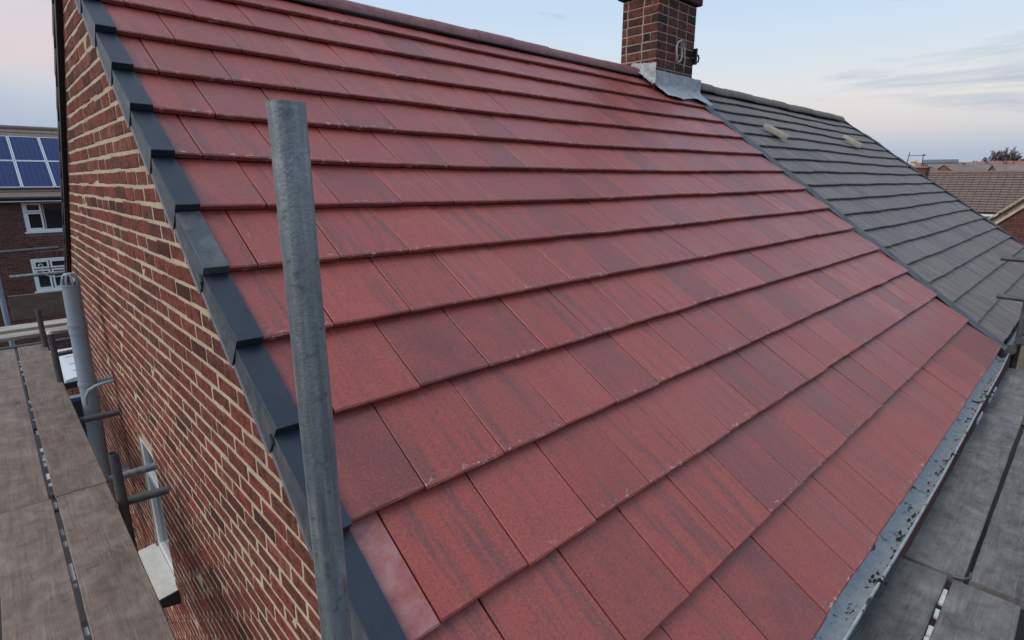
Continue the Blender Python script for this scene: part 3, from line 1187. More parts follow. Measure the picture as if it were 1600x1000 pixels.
# soil vent pipe with cage, clips and a hooked bracket
sp = thing('soil_pipe', (.07, 5.0, -5.2), 'pale grey plastic vent pipe with a caged top on the brick gable', 'pipe')
pt, pb = Vector((.050, 5.0, .735)), Vector((.015, 5.0, -.864))
d = (pb - pt).normalized()
PR = .058
at = lambda t: pt + d * t
mb = MB()
mb.tube(pt, at(.33), PR, n=32)
mb.tube(at(.315), at(.335), PR + .008, n=32)
mb.tube(at(.335), at(.40), PR + .004, n=32)
mb.tube(at(.40), at(5.9), PR, n=32)
mb.tube(at(.0), at(.018), PR + .006, n=32)
mb.build('pipe_body', M['pvc'], sp, True)
cg = MB()
up = -d
for i in range(9):
    a = 2 * math.pi * i / 9
    rad = Vector((math.cos(a), math.sin(a), 0))
    cg.path([pt + rad * PR * .94, pt + rad * PR * .90 + up * .03, pt + rad * PR * .74 + up * .062, pt + rad * PR * .5 + up * .078], .0062, 6)
cg.tube(pt + up * .070, pt + up * .084, PR * .66, PR * .56, 24)
cg.build('cage', M['pvc'], sp, True)
MB().tube(pt, pt + up * .004, PR * .85, n=24).build('pipe_mouth', M['dark'], sp)
for t in (.80, 1.60):
    b = MB()
    c = at(t)
    b.tube(c, c + d * .028, PR + .006, n=32)
    b.cbox(c.x + .03, WX, c.y - .016, c.y + .016, c.z - .026, c.z - .002, .003)
    b.build('clip', M['pvc'], sp, True)
mb = MB()
mb.path([(.19, 4.86, -.06), (.13, 4.86, -.065), (.07, 4.86, -.075), (.02, 4.87, -.105), (-.005, 4.88, -.16), (-.012, 4.88, -.22)], .013, 8)
tag(mb.build('wall_hook', M['pvc'], None, True), 'curved grey hook fixed to the gable beside the vent pipe', 'hook')

# ------------------------------------------------------------------ the grey-roofed house next door
nb = thing('neighbouring_house', (10.2, 3.9, -5.2), 'adjoining house with a weathered grey tiled roof', 'house')
GX0, GX1 = 6.47, 13.72
MB().box(6.62, GX1 - .12, .2, 2 * RIDGE_Y - .2, -5.2, -.07).build('wall', M['fbrick'], nb)
GG = .2795
GK = 17.6


def gp(u, k, n=0.0):
    s = k * GG
    uu = u + (k * GG / G) * .0262 * max(0.0, 1 - (u - GX0) / 7.2)
    n += -.02 + .012 * math.sin(u * 1.1 + 1) * math.sin(k * .35) + .004 * math.sin(u * 3.7 + k)
    return Vector((uu, s * CT - n * ST, s * ST + n * CT))


mb = MB()
vs = [gp(GX0 + .06 + (GX1 - GX0 - .07) * i / 12, GK * q / 8, -.05) for q in range(9) for i in range(13)]
mb.add(vs, [(q * 13 + i, q * 13 + i + 1, q * 13 + 14 + i, q * 13 + 13 + i) for q in range(8) for i in range(12)])
mb.add([(6.55, RIDGE_Y, RIDGE_Z - .07), (GX1, RIDGE_Y, RIDGE_Z - .07), (GX1, 2 * RIDGE_Y + .1, -.1), (6.55, 2 * RIDGE_Y + .1, -.1)], [(0, 1, 2, 3)])
groof = mb.build('roof', M['under'], nb)
GW = .30
gme = [tile_mesh(GW - .0006, 300 + s, .025, .335, .031, 5, .003, GG, .002).mesh('grey_roof_tile', M['grey']) for s in range(6)]
cells = []
for k in range(18):
    a = GX0 + (.115 if k % 2 == 0 else .265)
    edges = [GX0 + .10] if a > GX0 + .12 else []
    while a < GX1 - .02:
        edges.append(a)
        a += GW
    edges.append(GX1)
    for i in range(len(edges) - 1):
        if edges[i + 1] - edges[i] > .05:
            cells.append((k, edges[i], edges[i + 1]))
cells.sort(key=lambda c: c[1] + c[0] * .12)
rest = MB()
cnt = 0
for (k, a, b) in cells:
    L = .335 if k < 17 else .17
    if k >= 16 and a < 7.0:
        pass
    mw = frame(a, k, b - a, gp) @ Matrix.Translation((0, R.uniform(-.004, .004), R.uniform(-.0008, .0008))) @ Matrix.Rotation(R.uniform(-.003, .003), 4, 'Y') @ Matrix.Rotation(R.uniform(-.002, .002), 4, 'Z')
    whole = abs(b - a - GW) < .002 and k < 17
    if cnt < 298:
        me = gme[R.randrange(6)] if whole else tile_mesh(b - a - .0006, R.randrange(10 ** 6), .025, L, .031, 5, .003, GG, .002).mesh('grey_roof_tile', M['grey'])
        link('grey_roof_tile', me, groof, mw)
        cnt += 1
    else:
        t = tile_mesh(b - a - .0006, R.randrange(10 ** 6), .025, L, .031, 5, .003, GG, .002)
        rest.add([mw @ Vector(v) for v in t.v], t.f)
tag(rest.build('far_grey_tiles', M['grey'], groof), kind='stuff')
rme = ridge_mesh(M['ridge_g'], .446, .13, .062).mesh('ridge_tile', M['ridge_g'])
for i in range(16):
    x = 6.82 + i * .45
    if x > GX1 - .3:
        break
    link('ridge_tile', rme, nb, Matrix.Translation((x, RIDGE_Y, RIDGE_Z - .034 + .006 * math.sin(i * 2.1))) @ Matrix.Rotation(R.uniform(-.01, .01), 4, 'Y'))
MB().tube((6.66, -.035, -.085), (GX1, -.035, -.10), .052, n=14).build('gutter', M['strip'], nb, True)
MB().box(6.62, GX1, .02, .05, -.24, -.07).build('fascia', M['black'], nb)
# wavy metal verge strip
vs = []
for k in range(61):
    kk = k * GK / 60
    w = .008 * math.sin(k * .55) + .004 * math.sin(k * 1.9)
    vs += [gp(GX1 - .012, kk, .004), gp(GX1 + .006, kk, .022 + w), gp(GX1 + .022, kk, .018 + w), gp(GX1 + .022, kk, -.10)]
MB().add(vs, [(k * 4 + i, k * 4 + i + 1, k * 4 + 5 + i, k * 4 + 4 + i) for k in range(60) for i in range(3)]).build('verge_strip', M['strip'], nb, True)
# two cream roof vents
for (ua, sa, ub, sb, lab) in ((7.865, 3.82, 8.035, 3.519, 'cream vent nearer the chimney'), (11.464, 3.887, 11.615, 3.57, 'cream vent nearer the far verge')):
    pa = Vector((ua, sa * CT, sa * ST))
    pbm = Vector((ub, sb * CT, sb * ST))
    ex = (pbm - pa).normalized()
    ez0 = Vector((0, -ST, CT))
    ey = ez0.cross(ex).normalized()
    ez = ex.cross(ey)
    L = (pbm - pa).length
    mb = MB()
    rings = []
    for (t, h, w) in ((-.02, .015, .03), (.0, .05, .055), (.25, .062, .062), (1.0, .078, .066), (1.03, .07, .062)):
        for i in range(9):
            a = math.pi * i / 8
            rings.append(pa + ex * (t * L) + ey * (math.cos(a) * w) + ez * (math.sin(a) * h + .0))
    fs = [(q * 9 + i, q * 9 + i + 1, q * 9 + 10 + i, q * 9 + 9 + i) for q in range(4) for i in range(8)]
    fs += [tuple(range(8, -1, -1)), tuple(range(36, 45))]
    v = mb.add(rings, fs).build('roof_vent', M['clay'], nb, True)
    v['label'] = lab
    m2 = MB()
    m2.prism([pa + ex * (L * 1.031) + ey * .045 + ez * .012, pa + ex * (L * 1.031) - ey * .045 + ez * .012, pa + ex * (L * 1.031) - ey * .035 + ez * .048, pa + ex * (L * 1.031) + ey * .035 + ez * .048], ex * .004)
    m2.build('vent_mouth', M['dark'], v)

# ------------------------------------------------------------------ scaffolding
def board(x0, x1, y0, y1, z1, mat, label, along, group=None, warp=.002):
    """scaffold board with slightly worn edges and a gentle warp"""
    z0 = z1 - .038
    n = 26
    e = .004
    r = random.Random(label)
    ph = r.uniform(0, 6)
    mb = MB()
    L = (x1 - x0) if along == 'x' else (y1 - y0)
    Wd = (y1 - y0) if along == 'x' else (x1 - x0)
    prof = [(0, 0), (0, .034), (e, .038), (Wd / 2, .0385), (Wd - e, .038), (Wd, .034), (Wd, 0)]
    vs = []
    for i in range(n + 1):
        t = i / n * L
        for (a, h) in prof:
            ww = a + (r.uniform(-.0012, .0012) if a in (0, Wd) else 0) + warp * math.sin(t * .9 + ph)
            zz = z0 + h + warp * math.sin(t * 1.3 + ph + a * 4)
            vs.append((x0 + t, y0 + ww, zz) if along == 'x' else (x0 + ww, y0 + t, zz))
    m = len(prof)
    fs = []
    for i in range(n):
        for q in range(m):
            a, b = i * m + q, i * m + (q + 1) % m
            fs.append((a, b, b + m, a + m) if along == 'y' else (b, a, a + m, b + m))
    fs += [tuple(range(m)), tuple(range(n * m + m - 1, n * m - 1, -1))]
    o = mb.add(vs, fs).build('scaffold_board', mat)
    return tag(o, label, 'board', group)


ZB = -.20
gl, gr_ = 'scaffold boards along the gable', 'scaffold boards along the eaves'
board(-.326, -.092, -.9, 3.306, ZB + .003, M['wood'], 'nearest brown scaffold board beside the brick gable, at the bottom edge', 'y', gl)
board(-.578, -.345, -.9, 3.308, ZB, M['wood'], 'nearest outer scaffold board, in the bottom left corner', 'y', gl)
board(-.328, -.088, 3.318, 7.22, ZB, M['wood'], 'far inner scaffold board ending below the grey vent pipe', 'y', gl)
board(-.582, -.350, 3.314, 7.22, ZB - .001, M['wood'], 'far outer scaffold board at the left edge, beyond the cross joint', 'y', gl)
board(2.524, 6.42, -.288, -.066, ZB, M['wood2'], 'long grey scaffold board stained with pale marks beside the gutter', 'x', gr_)
board(2.536, 6.60, -.535, -.308, ZB - .001, M['wood2'], 'outer grey scaffold board at the right edge of the picture', 'x', gr_)
board(-.02, 2.508, -.236, -.020, ZB - .006, M['wood2'], 'dark grey scaffold board end under the near gutter', 'x', gr_)
board(-.02, 2.500, -.482, -.256, ZB - .004, M['wood2'], 'grey scaffold board in the bottom right corner', 'x', gr_)
board(-.9, .30, 7.82, 8.05, ZB, M['wood3'], 'pale cross board nearest, behind the far gable boards', 'x', 'cross boards at the rear scaffold')
board(-.9, .30, 8.09, 8.36, ZB + .03, M['wood3'], 'pale cross board lying against the brown toe board', 'x', 'cross boards at the rear scaffold')
o = MB().cbox(-.30, .30, 8.78, 8.818, -.20, .115, .004).build('toe_board', M['toe'])
tag(o, 'brown plank standing on edge below the neighbour\'s lower window', 'plank')
# iron hoop on a board end, crumbs in the gaps between boards
mb = MB()
mb.path([(2.514, -.252, ZB - .002), (2.520, -.29, ZB + .004), (2.545, -.306, ZB + .004), (2.60, -.304, ZB - .004)], .006, 6)
tag(mb.build('board_band', M['dtube'], None, True), 'bent steel band at the corner where four eaves boards meet', 'band')


def pale_bits(name, lab, pts):
    mb = MB()
    r = random.Random(lab)
    for (x0, x1, y0, y1, z) in pts:
        vs = [(x0 + r.uniform(-.002, .002), y0, z), (x1, y0 + r.uniform(-.004, .004), z), (x1 + r.uniform(-.002, .002), y1, z), (x0, y1 + r.uniform(-.004, .004), z)]
        mb.add(vs + [(v[0], v[1], z - .012) for v in vs], [(0, 1, 2, 3), (0, 4, 5, 1), (1, 5, 6, 2), (2, 6, 7, 3), (3, 7, 4, 0)])
    return tag(mb.build(name, M['pale_bit']), lab, 'rubble', kind='stuff')


r = random.Random(21)
pts = []
y = 1.5
while y < 7.0:
    L = r.uniform(.02, .16) * (1 if y < 2.6 else .55)
    if r.random() < (.75 if y < 2.6 else .6):
        pts.append((-.3435, -.3275, y, y + L, ZB - .020 - r.uniform(0, .012)))
    y += L + r.uniform(.01, .12)
pale_bits('gap_bits', 'pale mortar rubble wedged in the gap between the gable boards', pts)  # pale flat pieces spaced along the gap; the label seeds their jitter
pts = []
x = 1.75
while x < 2.48:
    L = r.uniform(.03, .12)
    if r.random() < .7:
        pts.append((x, x + L, -.2545, -.2375, ZB - .022))
    x += L + r.uniform(.01, .08)
pale_bits('gap_bits', 'pale mortar rubble wedged between the two near eaves boards', pts)  # same pale pieces between the near eaves boards


def pole(name, p0, p1, label, mat='galv', hollow=True, group=None, r=.02415):
    o = MB().tube(p0, p1, r, n=32, hollow=.0035 if hollow else 0).build(name, M[mat], None, True)
    return tag(o, label, 'scaffold tube', group)


main = MB().tube((-.027, .372, -1.2), (-.027, .372, 1.615), .0254, n=40, hollow=.0035)
tag(main.build('scaffold_pole', M['galv'], None, True), 'tall galvanised scaffold pole standing upright in front of the red roof', 'scaffold pole')
gt = 'scaffold tubes beside the gable'
pole('scaffold_tube', (-.058, 3.05, -5.2), (-.058, 3.05, .075), 'short upright scaffold tube with an open top by the gable window', 'dtube', True, gt)
pole('scaffold_tube', (-.50, 3.5, -.272), (.182, 3.5, -.278), 'horizontal scaffold tube end, upper of two beside the gable window', 'galv', True, gt)
pole('scaffold_tube', (-.62, 3.31, -.264), (-.10, 3.31, -.264), 'added dark tube that darkens the joint of the gable scaffold boards', 'dtube', True, gt)  # added so the joint reads dark instead of showing the lit path
pole('scaffold_tube', (-.056, 3.115, -.262), (.172, 3.085, -.258), 'dark scaffold tube end, lower of two beside the gable window', 'dtube', True, gt)
pole('scaffold_tube', (-.50, 4.65, -.252), (.168, 4.65, -.262), 'rusty horizontal scaffold tube passing in front of the vent pipe', 'dtube', True, gt)
pole('scaffold_tube', (-.105, 5.62, -5.2), (-.105, 5.62, .235), 'short upright scaffold tube with a pale capped top left of the vent pipe', 'dtube', False, gt)
pole('scaffold_tube', (-.105, 7.05, -5.2), (-.105, 7.05, .215), 'far upright scaffold tube in front of the brown plank', 'dtube', True, gt)
tag(MB().tube((-.105, 5.62, .236), (-.105, 5.62, .262), .0262, .018, 20).build('tube_cap', M['pale_bit'], None, True), 'pale cap on the upright tube left of the vent pipe', 'cap')
pole('scaffold_tube', (-.24, 9.2, .296), (.34, 9.2, .302), 'grey scaffold tube crossing in front of the neighbour\'s lower window', 'galv', True, gt)
pole('scaffold_tube', (-.6, 9.6, .575), (.34, 9.6, .60), 'dark scaffold tube crossing below the neighbour\'s upper window', 'dtube', True, gt)
pole('scaffold_tube', (-.9, 7.55, -.27), (.28, 7.55, -.265), 'added dark tube that blackens the gap before the pale cross boards', 'dtube', True, gt)  # added tube, there only to make this gap look black
pole('scaffold_tube', (-.16, 6.9, -.27), (.22, 6.9, -.25), 'low scaffold tube crossing behind the vent pipe above the white van', 'dtube', True, gt)
pole('scaffold_tube', (-.375, 9.5, -5.2), (-.355, 9.5, .36), 'pale upright pipe at the left edge beside the brown plank', 'pvc', False, gt, .03)
mb = MB()
mb.path([(.09 + math.cos(t) * .022, 9.12, .425 + math.sin(t) * .02) for t in [2 * math.pi * i / 16 for i in range(17)]], .006, 6)
mb.path([(.09, 9.12, .405), (.10, 9.12, .35), (.125, 9.12, .30), (.17, 9.12, .265), (.25, 9.12, .262), (.34, 9.12, .27)], .006, 6)
tag(mb.build('looped_wire', M['cable'], None, True), 'wire with a looped ring in front of the neighbour\'s lower window', 'wire')
# right-hand end of the eaves scaffold
ge = 'scaffold tubes at the far end of the eaves'
pole('scaffold_tube', (6.85, -.11, -5.2), (6.85, -.06, 1.3), 'upright scaffold tube at the far end of the eaves gutter', 'dtube', True, ge)
pole('scaffold_tube', (6.95, -.75, .745), (7.0, .20, .752), 'upper scaffold tube end poking over the grey roof', 'dtube', True, ge)
pole('scaffold_tube', (6.9, -.75, .37), (6.95, .165, .376), 'lower scaffold tube end poking over the grey roof', 'dtube', True, ge)
mb = MB()
mb.tube((6.81, -.095, -.02), (6.89, -.095, -.02), .040, n=16)
mb.box(6.80, 6.84, -.15, -.06, -.045, .01)
mb.tube((6.82, -.16, -.015), (6.82, -.05, -.015), .012, n=8)
tag(mb.build('scaffold_clamp', M['dtube'], None, True), 'steel clamp on the upright tube by the grey roof eaves', 'clamp')
o = MB().cbox(6.55, 9.4, -.55, -.165, -.16, .03, .005).build('end_board', M['toe'])
tag(o, 'rusty brown board on edge at the far end of the eaves scaffold', 'board')

# ------------------------------------------------------------------ neighbour to the left with solar panels
ln = thing('solar_house', (2.0, 24.3, -5.2), 'brick house on the left with solar panels on its brown roof', 'house')
LY = 24.0
A = math.radians(33)
ca, sa = math.cos(A), math.sin(A)
LE = Vector((0, 23.6, 1.0))
lp = lambda x, t, n=0.0: Vector((x, LE.y + t * ca - n * sa, LE.z + t * sa + n * ca))
LX0, LX1 = -9, 6.5
wb = MB().box(LX0, LX1, LY + .006, LY + 7, -5.2, .95).build('wall', M['fmortar'], ln)
# brickwork round the windows that show: real courses
mb = MB()
r = random.Random(8)
for row in range(82):
    z = -5.15 + row * .0762
    if z > .80:
        break
    x = -1.2 + (row % 2) * .115
    while x < 3.2:
        w1 = (.62 - .02 < x + .21 and x < 2.2 and -.22 < z + .066 and z < .88)
        w2 = (.52 - .02 < x + .21 and x < 2.2 and -2.22 < z + .066 and z < -.80)
        xe, xs_ = x + .212, x
        if w1 or w2:
            xe = min(xe, .612 if w1 else .537)
        if xe - xs_ > .03:
            mb.box(xs_ + r.uniform(-.004, .004), xe, LY - .004 + r.uniform(-.003, .003), LY + .05, z, z + .062)
        x += .225
tag(mb.build('brickwork', M['fbrick'], wb), kind='stuff')
for i in range(22):
    x = .55 + i * .077
    link('lintel_brick', MB().box(x, x + .066, LY - .006, LY + .05, -1.02, -.81).mesh('lintel_brick', M['fbrick']), wb)


def uwin(x0, x1, z0, z1, cells, sill=True):
    f = MB()
    f.cbox(x0, x1, LY - .03, LY + .05, z0, z0 + .07, .004)
    f.cbox(x0, x1, LY - .03, LY + .05, z1 - .07, z1, .004)
    for (a, b, c, d_) in [(x0, x0 + .065, z0 + .07, z1 - .07), (x1 - .065, x1, z0 + .07, z1 - .07)]:
        f.cbox(a, b, LY - .031, LY + .05, c, d_, .004)
    w = f.build('window', M['white'], ln)
    for (a, b, c, d_, op) in cells:
        fr = .05 if op else .012
        g_ = MB()
        g_.box(a, a + fr, LY - .036, LY + .04, c, d_)
        g_.box(b - fr, b, LY - .036, LY + .04, c, d_)
        g_.box(a + fr, b - fr, LY - .036, LY + .04, c, c + fr)
        g_.box(a + fr, b - fr, LY - .036, LY + .04, d_ - fr, d_)
        g_.build('casement', M['white'], w)
        MB().box(a + fr, b - fr, LY - .005, LY, c + fr, d_ - fr).build('pane', M['glass'], w)
    if sill:
        MB().cbox(x0 - .06, x1 + .06, LY - .10, LY + .03, z0 - .05, z0 - .002, .006).build('sill', M['white'], w)
    return w


uwin(.62, 2.10, -.13, .865, [(.685, 1.10, .52, .795, True), (.685, 1.10, -.06, .50, True), (1.14, 2.035, -.06, .795, False)])
uwin(.545, 2.05, -2.12, -1.03, [(.61, 1.00, -1.36, -1.10, True), (.61, 1.00, -2.05, -1.40, True), (1.04, 1.98, -1.36, -1.10, True), (1.04, 1.98, -2.05, -1.40, True)])
# roof: courses of brown tiles, thin steps
rows = []
mb = MB()
for i in range(15):
    t0 = i * .30
    mb.prism([lp(LX0, t0, .02), lp(LX0, t0 + .33, -.005), lp(LX0, t0 + .33, -.02), lp(LX0, t0, -.004)], (LX1 - LX0, 0, 0))
mb.prism([(LX0, 23.7, .95), (LX0, 27.2, 3.2), (LX0, 30.8, .95)], (LX1 - LX0, 0, 0))
lroof = mb.build('roof', M['brown'], ln)
for i in range(8):
    for (row, t0) in ((0, 3.72), (1, 4.0)):
        x = -.4 + i * .33 + (.16 if row else 0)
        me = MB().prism([lp(0, t0, .034), lp(0, t0 + .31, .01), lp(0, t0 + .31, -.005), lp(0, t0, .012)], (.324, 0, 0)).mesh('roof_tile', M['brown'])
        link('roof_tile', me, lroof, Matrix.Translation((x, 0, .004)))
MB().tube((LX0, 27.23, 3.36), (LX1, 27.23, 3.36), .10, n=12).build('ridge', M['brown'], ln)
mb = MB()
mb.tube((LX0, 23.55, .965), (LX1, 23.55, .965), .055, n=14)
mb.build('gutter', M['black'], ln, True)
MB().box(LX0, LX1, 23.60, 23.63, .83, .945).build('fascia', M['black'], ln)
MB().box(LX0, LX1, 23.585, 23.598, .855, .89).build('fascia_trim', M['white'], ln)
for row in range(2):
    for i in range(6):
        x0 = .745 - .84 * 2 + i * .84
        if x0 > 2.3:
            continue
        t0 = .42 + row * 1.60
        fr = MB()
        o_ = lambda x, t, n: lp(x, t, n)
        ex = lambda a, b, c, d_: fr.prism([o_(a, c, .06), o_(b, c, .06), o_(b, d_, .06), o_(a, d_, .06)], lp(0, 0, .045) - lp(0, 0, 0))
        w, L = .825, 1.58
        ex(x0, x0 + .03, t0, t0 + L)
        ex(x0 + w - .03, x0 + w, t0, t0 + L)
        ex(x0 + .03, x0 + w - .03, t0, t0 + .03)
        ex(x0 + .03, x0 + w - .03, t0 + L - .03, t0 + L)
        sp_ = fr.build('solar_panel', M['alu'], lroof)
        # no fourth level: the cells are a second material face of the panel
        me = sp_.data
        me.materials.append(M['solar'])
        bm_v = [v.co[:] for v in me.vertices]
        bm_f = [tuple(p.vertices) for p in me.polygons]
        nv = len(bm_v)
        cell = [lp(x0 + .03, t0 + .03, .096), lp(x0 + w - .03, t0 + .03, .096), lp(x0 + w - .03, t0 + L - .03, .096), lp(x0 + .03, t0 + L - .03, .096)]
        me2 = bpy.data.meshes.new('solar_panel')
        # local frame so that the cell grid follows the slope
        org = lp(x0, t0, 0)
        mwp = Matrix(((1, 0, 0, org.x), (0, ca, -sa, org.y), (0, sa, ca, org.z), (0, 0, 0, 1)))
        mi = mwp.inverted()
        me2.from_pydata([(mi @ Vector(v))[:] for v in bm_v] + [(mi @ v)[:] for v in cell], [], bm_f + [(nv, nv + 1, nv + 2, nv + 3)])
        me2.materials.append(M['alu'])
        me2.materials.append(M['solar'])
        me2.polygons[len(bm_f)].material_index = 1
        sp_.data = me2
        sp_.matrix_basis = mwp

# white van in the street below
van = thing('parked_van', (1.3, 17.5, -5.25), 'white van with orange lettered strip and blue band, seen below the vent pipe', 'van')
mb = MB()
VX0, VX1, VY0, VY1, VZ = .33, 2.25, 16.0, 19.1, -3.1
pr_ = [(VX0, -4.9), (VX0, -3.35), (VX0 + .10, -3.14), (VX0 + .25, VZ), (VX1 - .25, VZ), (VX1 - .10, -3.14), (VX1, -3.35), (VX1, -4.9)]
mb.prism([(x, VY0, z) for x, z in pr_], (0, VY1 - VY0, 0))
mb.prism([(VX0 + .05, VY1, -4.9), (VX0 + .05, VY1, -3.3), (VX1 - .05, VY1, -3.3), (VX1 - .05, VY1, -4.9)], (0, .9, -.0))
mb.build('body', M['van'], van)
for yy in (16.6, 17.3, 18.1):
    MB().cbox(VX0 + .3, VX1 - .3, yy, yy + .03, VZ + .001, VZ + .014, .003).build('roof_rib', M['pvc'], van)
MB().box(VX0 + .02, VX1 - .02, VY0 - .02, VY0 - .001, -3.36, -3.20).build('rear_seal', M['ink'], van)
ob = MB().box(VX0 + .05, VX1 - .05, VY0 - .03, VY0 - .022, -3.52, -3.37).build('lettered_strip', M['orange'], van)
cu = bpy.data.curves.new('lettering', 'FONT')
cu.body = 'TO3T0I'
cu.size = .16
cu.extrude = .002
cu.align_x = 'LEFT'
tmp = bpy.data.objects.new('lettering', cu)
col.objects.link(tmp)
dg = bpy.context.evaluated_depsgraph_get()
tme = bpy.data.meshes.new_from_object(tmp.evaluated_get(dg))
tme.materials.clear()
tme.materials.append(M['ink'])
bpy.data.objects.remove(tmp)
link('lettering', tme, ob, Matrix.Translation((VX0 + .12, VY0 - .034, -3.50)) @ Matrix.Rotation(math.pi / 2, 4, 'X'))
MB().box(VX0 + .02, VX1 - .02, VY0 - .03, VY0 - .002, -3.60, -3.54).build('rear_trim', M['white'], van)
MB().box(VX0 + .02, VX1 - .02, VY0 - .031, VY0 - .002, -3.70, -3.602).build('blue_band', M['blue'], van)
MB().box(VX0 + .02, VX1 - .02, VY0 - .02, VY0 - .003, -4.8, -3.70).build('shaded_rear_door', M['dark'], van)  # near-black colour stands for the shade on the van's rear
for (x, y) in ((VX0 + .02, 16.6), (VX1 - .02, 16.6), (VX0 + .02, 19.3), (VX1 - .02, 19.3)):
    s_ = 1 if x > 1 else -1
    w_ = MB().tube((x - .10 * s_, y, -4.92), (x + .02 * s_, y, -4.92), .33, n=20).build('wheel', M['ink'], van)
    MB().tube((x + .021 * s_, y, -4.92), (x + .03 * s_, y, -4.92), .19, n=16).build('rim', M['alu'], w_)

# ------------------------------------------------------------------ houses beyond, to the right
# gable with cream trim beyond the grey roof
hb = thing('gable_house', (22, -2, -5.2), 'brick gable with cream verge trim beyond the grey roof', 'house')
gx = 20.0
sl_ = .95
gz = lambda y: 1.11 + (1.06 - y) * sl_
mb = MB()
pts_ = [(gx + .01, 6.0, -5.2), (gx + .01, -6.0, -5.2), (gx + .01, -6.0, gz(-2.2) - 3.8 * sl_ - .1), (gx + .01, -2.2, gz(-2.2) - .1), (gx + .01, 6.0, gz(6.0) - .1)]
mb.prism(pts_, (9, 0, 0))
hw = mb.build('wall', M['fmortar'], hb)
mb = MB()
r = random.Random(5)
for row in range(60):
    z = -2.4 + row * .076
    y = .2 + (row % 2) * .112
    while y < 3.2:
        if z + .066 < gz(y + .22) - .1:
            mb.box(gx - .004 + r.uniform(-.003, .003), gx + .05, y, y + .212, z, z + .063)
        y += .225
tag(mb.build('brickwork', M['fbrick'], hw), kind='stuff')
for (off, th_, nm) in ((.03, .045, 'verge_trim'), (-.215, .10, 'bargeboard')):
    MB().prism([(gx - .06, 5.0, gz(5.0) + off), (gx - .06, -2.2, gz(-2.2) + off), (gx - .06, -2.2, gz(-2.2) + off - th_), (gx - .06, 5.0, gz(5.0) + off - th_)], (.056, 0, 0)).build(nm, M['cream'], hb)
for i in range(34):
    ya = 3.6 - i * .16
    MB().prism([(gx - .045, ya, gz(ya) - .03), (gx - .045, ya - .15, gz(ya - .15) - .045), (gx - .045, ya - .15, gz(ya - .15) - .075), (gx - .045, ya, gz(ya) - .07)], (9.0, 0, 0)).build('roof_tile', M['brown'], hb)

# long brown roof facing the viewer
hc = thing('brown_roof_house', (36, 4, -5.2), 'house with a long brown tiled roof behind the grey verge', 'house')
BX, BZ, BA = 33.4, .05, math.radians(34)
bp_ = lambda t, y, n=0.0: Vector((BX + t * math.cos(BA) - n * math.sin(BA), y, BZ + t * math.sin(BA) + n * math.cos(BA)))
MB().box(BX + .12, BX + 5, -1.8, 11.8, -5.2, BZ - .06).build('wall', M['far_wall'], hc)
croof = MB().prism([bp_(0, -2, -.04), bp_(3.22, -2, -.04), Vector((BX + 5.6, -2, BZ))], (0, 14, 0)).build('roof', M['brown'], hc)
r = random.Random(3)
for i in range(16):
    t0 = i * .2
    mb = MB()
    y = -2.0
    while y < 12:
        yy = min(12, y + .30)
        dn = r.uniform(0, .012)
        mb.prism([bp_(t0, y, .045 + dn), bp_(t0 + .23, y, .012), bp_(t0 + .23, y, -.01), bp_(t0, y, .0)], (0, yy - y - .012, 0))
        y += .30
    mb.build('tile_course', M['brown'], croof)
MB().tube(bp_(3.24, -2, .02), bp_(3.24, 12, .02), .09, n=10).build('ridge', M['brown'], hc)
MB().box(BX - .12, BX + .02, -2, 12, BZ - .09, BZ - .01).build('gutter', M['black'], hc)
MB().box(BX - .14, BX - .122, 1.2, 5.3, BZ - .16, BZ - .06).build('fascia', M['white'], hc)
wq = MB()
wx = BX + .02
for (a, b, c, d_) in ((2.85, 2.94, -.95, -.20), (3.30, 3.39, -.95, -.20), (3.80, 3.89, -.95, -.20)):
    wq.box(wx, wx + .09, a, b, c, d_)
wq.box(wx, wx + .09, 2.85, 3.89, -.20, -.10)
wq.box(wx, wx + .09, 2.85, 3.89, -1.05, -.95)
wqo = wq.build('window', M['white'], hc)
MB().box(wx + .04, wx + .05, 2.86, 3.88, -1.0, -.15).build('pane', M['glass'], wqo)
# its neighbour's chimney with pot and aerial
hc2 = thing('small_chimney', (30, 5.75, 0.0), 'small brick chimney with a pot behind the grey roof verge', 'chimney')
MB().cbox(30, 30.7, 5.25, 6.15, -.5, 2.02, .01).build('stack', M['fbrick'], hc2)
MB().cbox(29.95, 30.75, 5.2, 6.2, 2.021, 2.10, .01).build('capping', M['fmortar'], hc2)
mb = MB()
mb.tube((30.35, 5.82, 2.10), (30.35, 5.82, 2.32), .14, .11, 14)
mb.tube((30.35, 5.82, 2.30), (30.35, 5.82, 2.40), .15, .07, 14)
mb.build('pot', M['cream'], hc2, True)
mb = MB()
mb.tube((30.3, 6.12, 1.6), (30.3, 6.02, 2.72), .018, n=8)
mb.tube((30.3, 6.05, 2.58), (30.3, 5.48, 2.58), .014, n=8)
mb.tube((30.3, 5.50, 2.0), (30.3, 5.50, 2.62), .016, n=8)
mb.box(30.28, 30.32, 5.43, 5.52, 2.55, 2.62)
tag(mb.build('television_aerial', M['dtube']), 'thin television aerial frame above the small far chimney', 'aerial')

# far houses on the rise: brown row, then red row on the skyline
hill = MB()
hv = []
for i in range(13):
    x = 60 + i * 20
    z = -4.0 + (i * .42)
    hv += [(x, -260, z), (x, 330, z)]
hill.add(hv, [(i * 2, i * 2 + 2, i * 2 + 3, i * 2 + 1) for i in range(12)])
hill.add([(300, -260, .99), (1500, -260, .99), (1500, 330, .99), (300, 330, .99)], [(0, 1, 2, 3)])
tag(hill.build('hill', M['ground']), kind='structure')


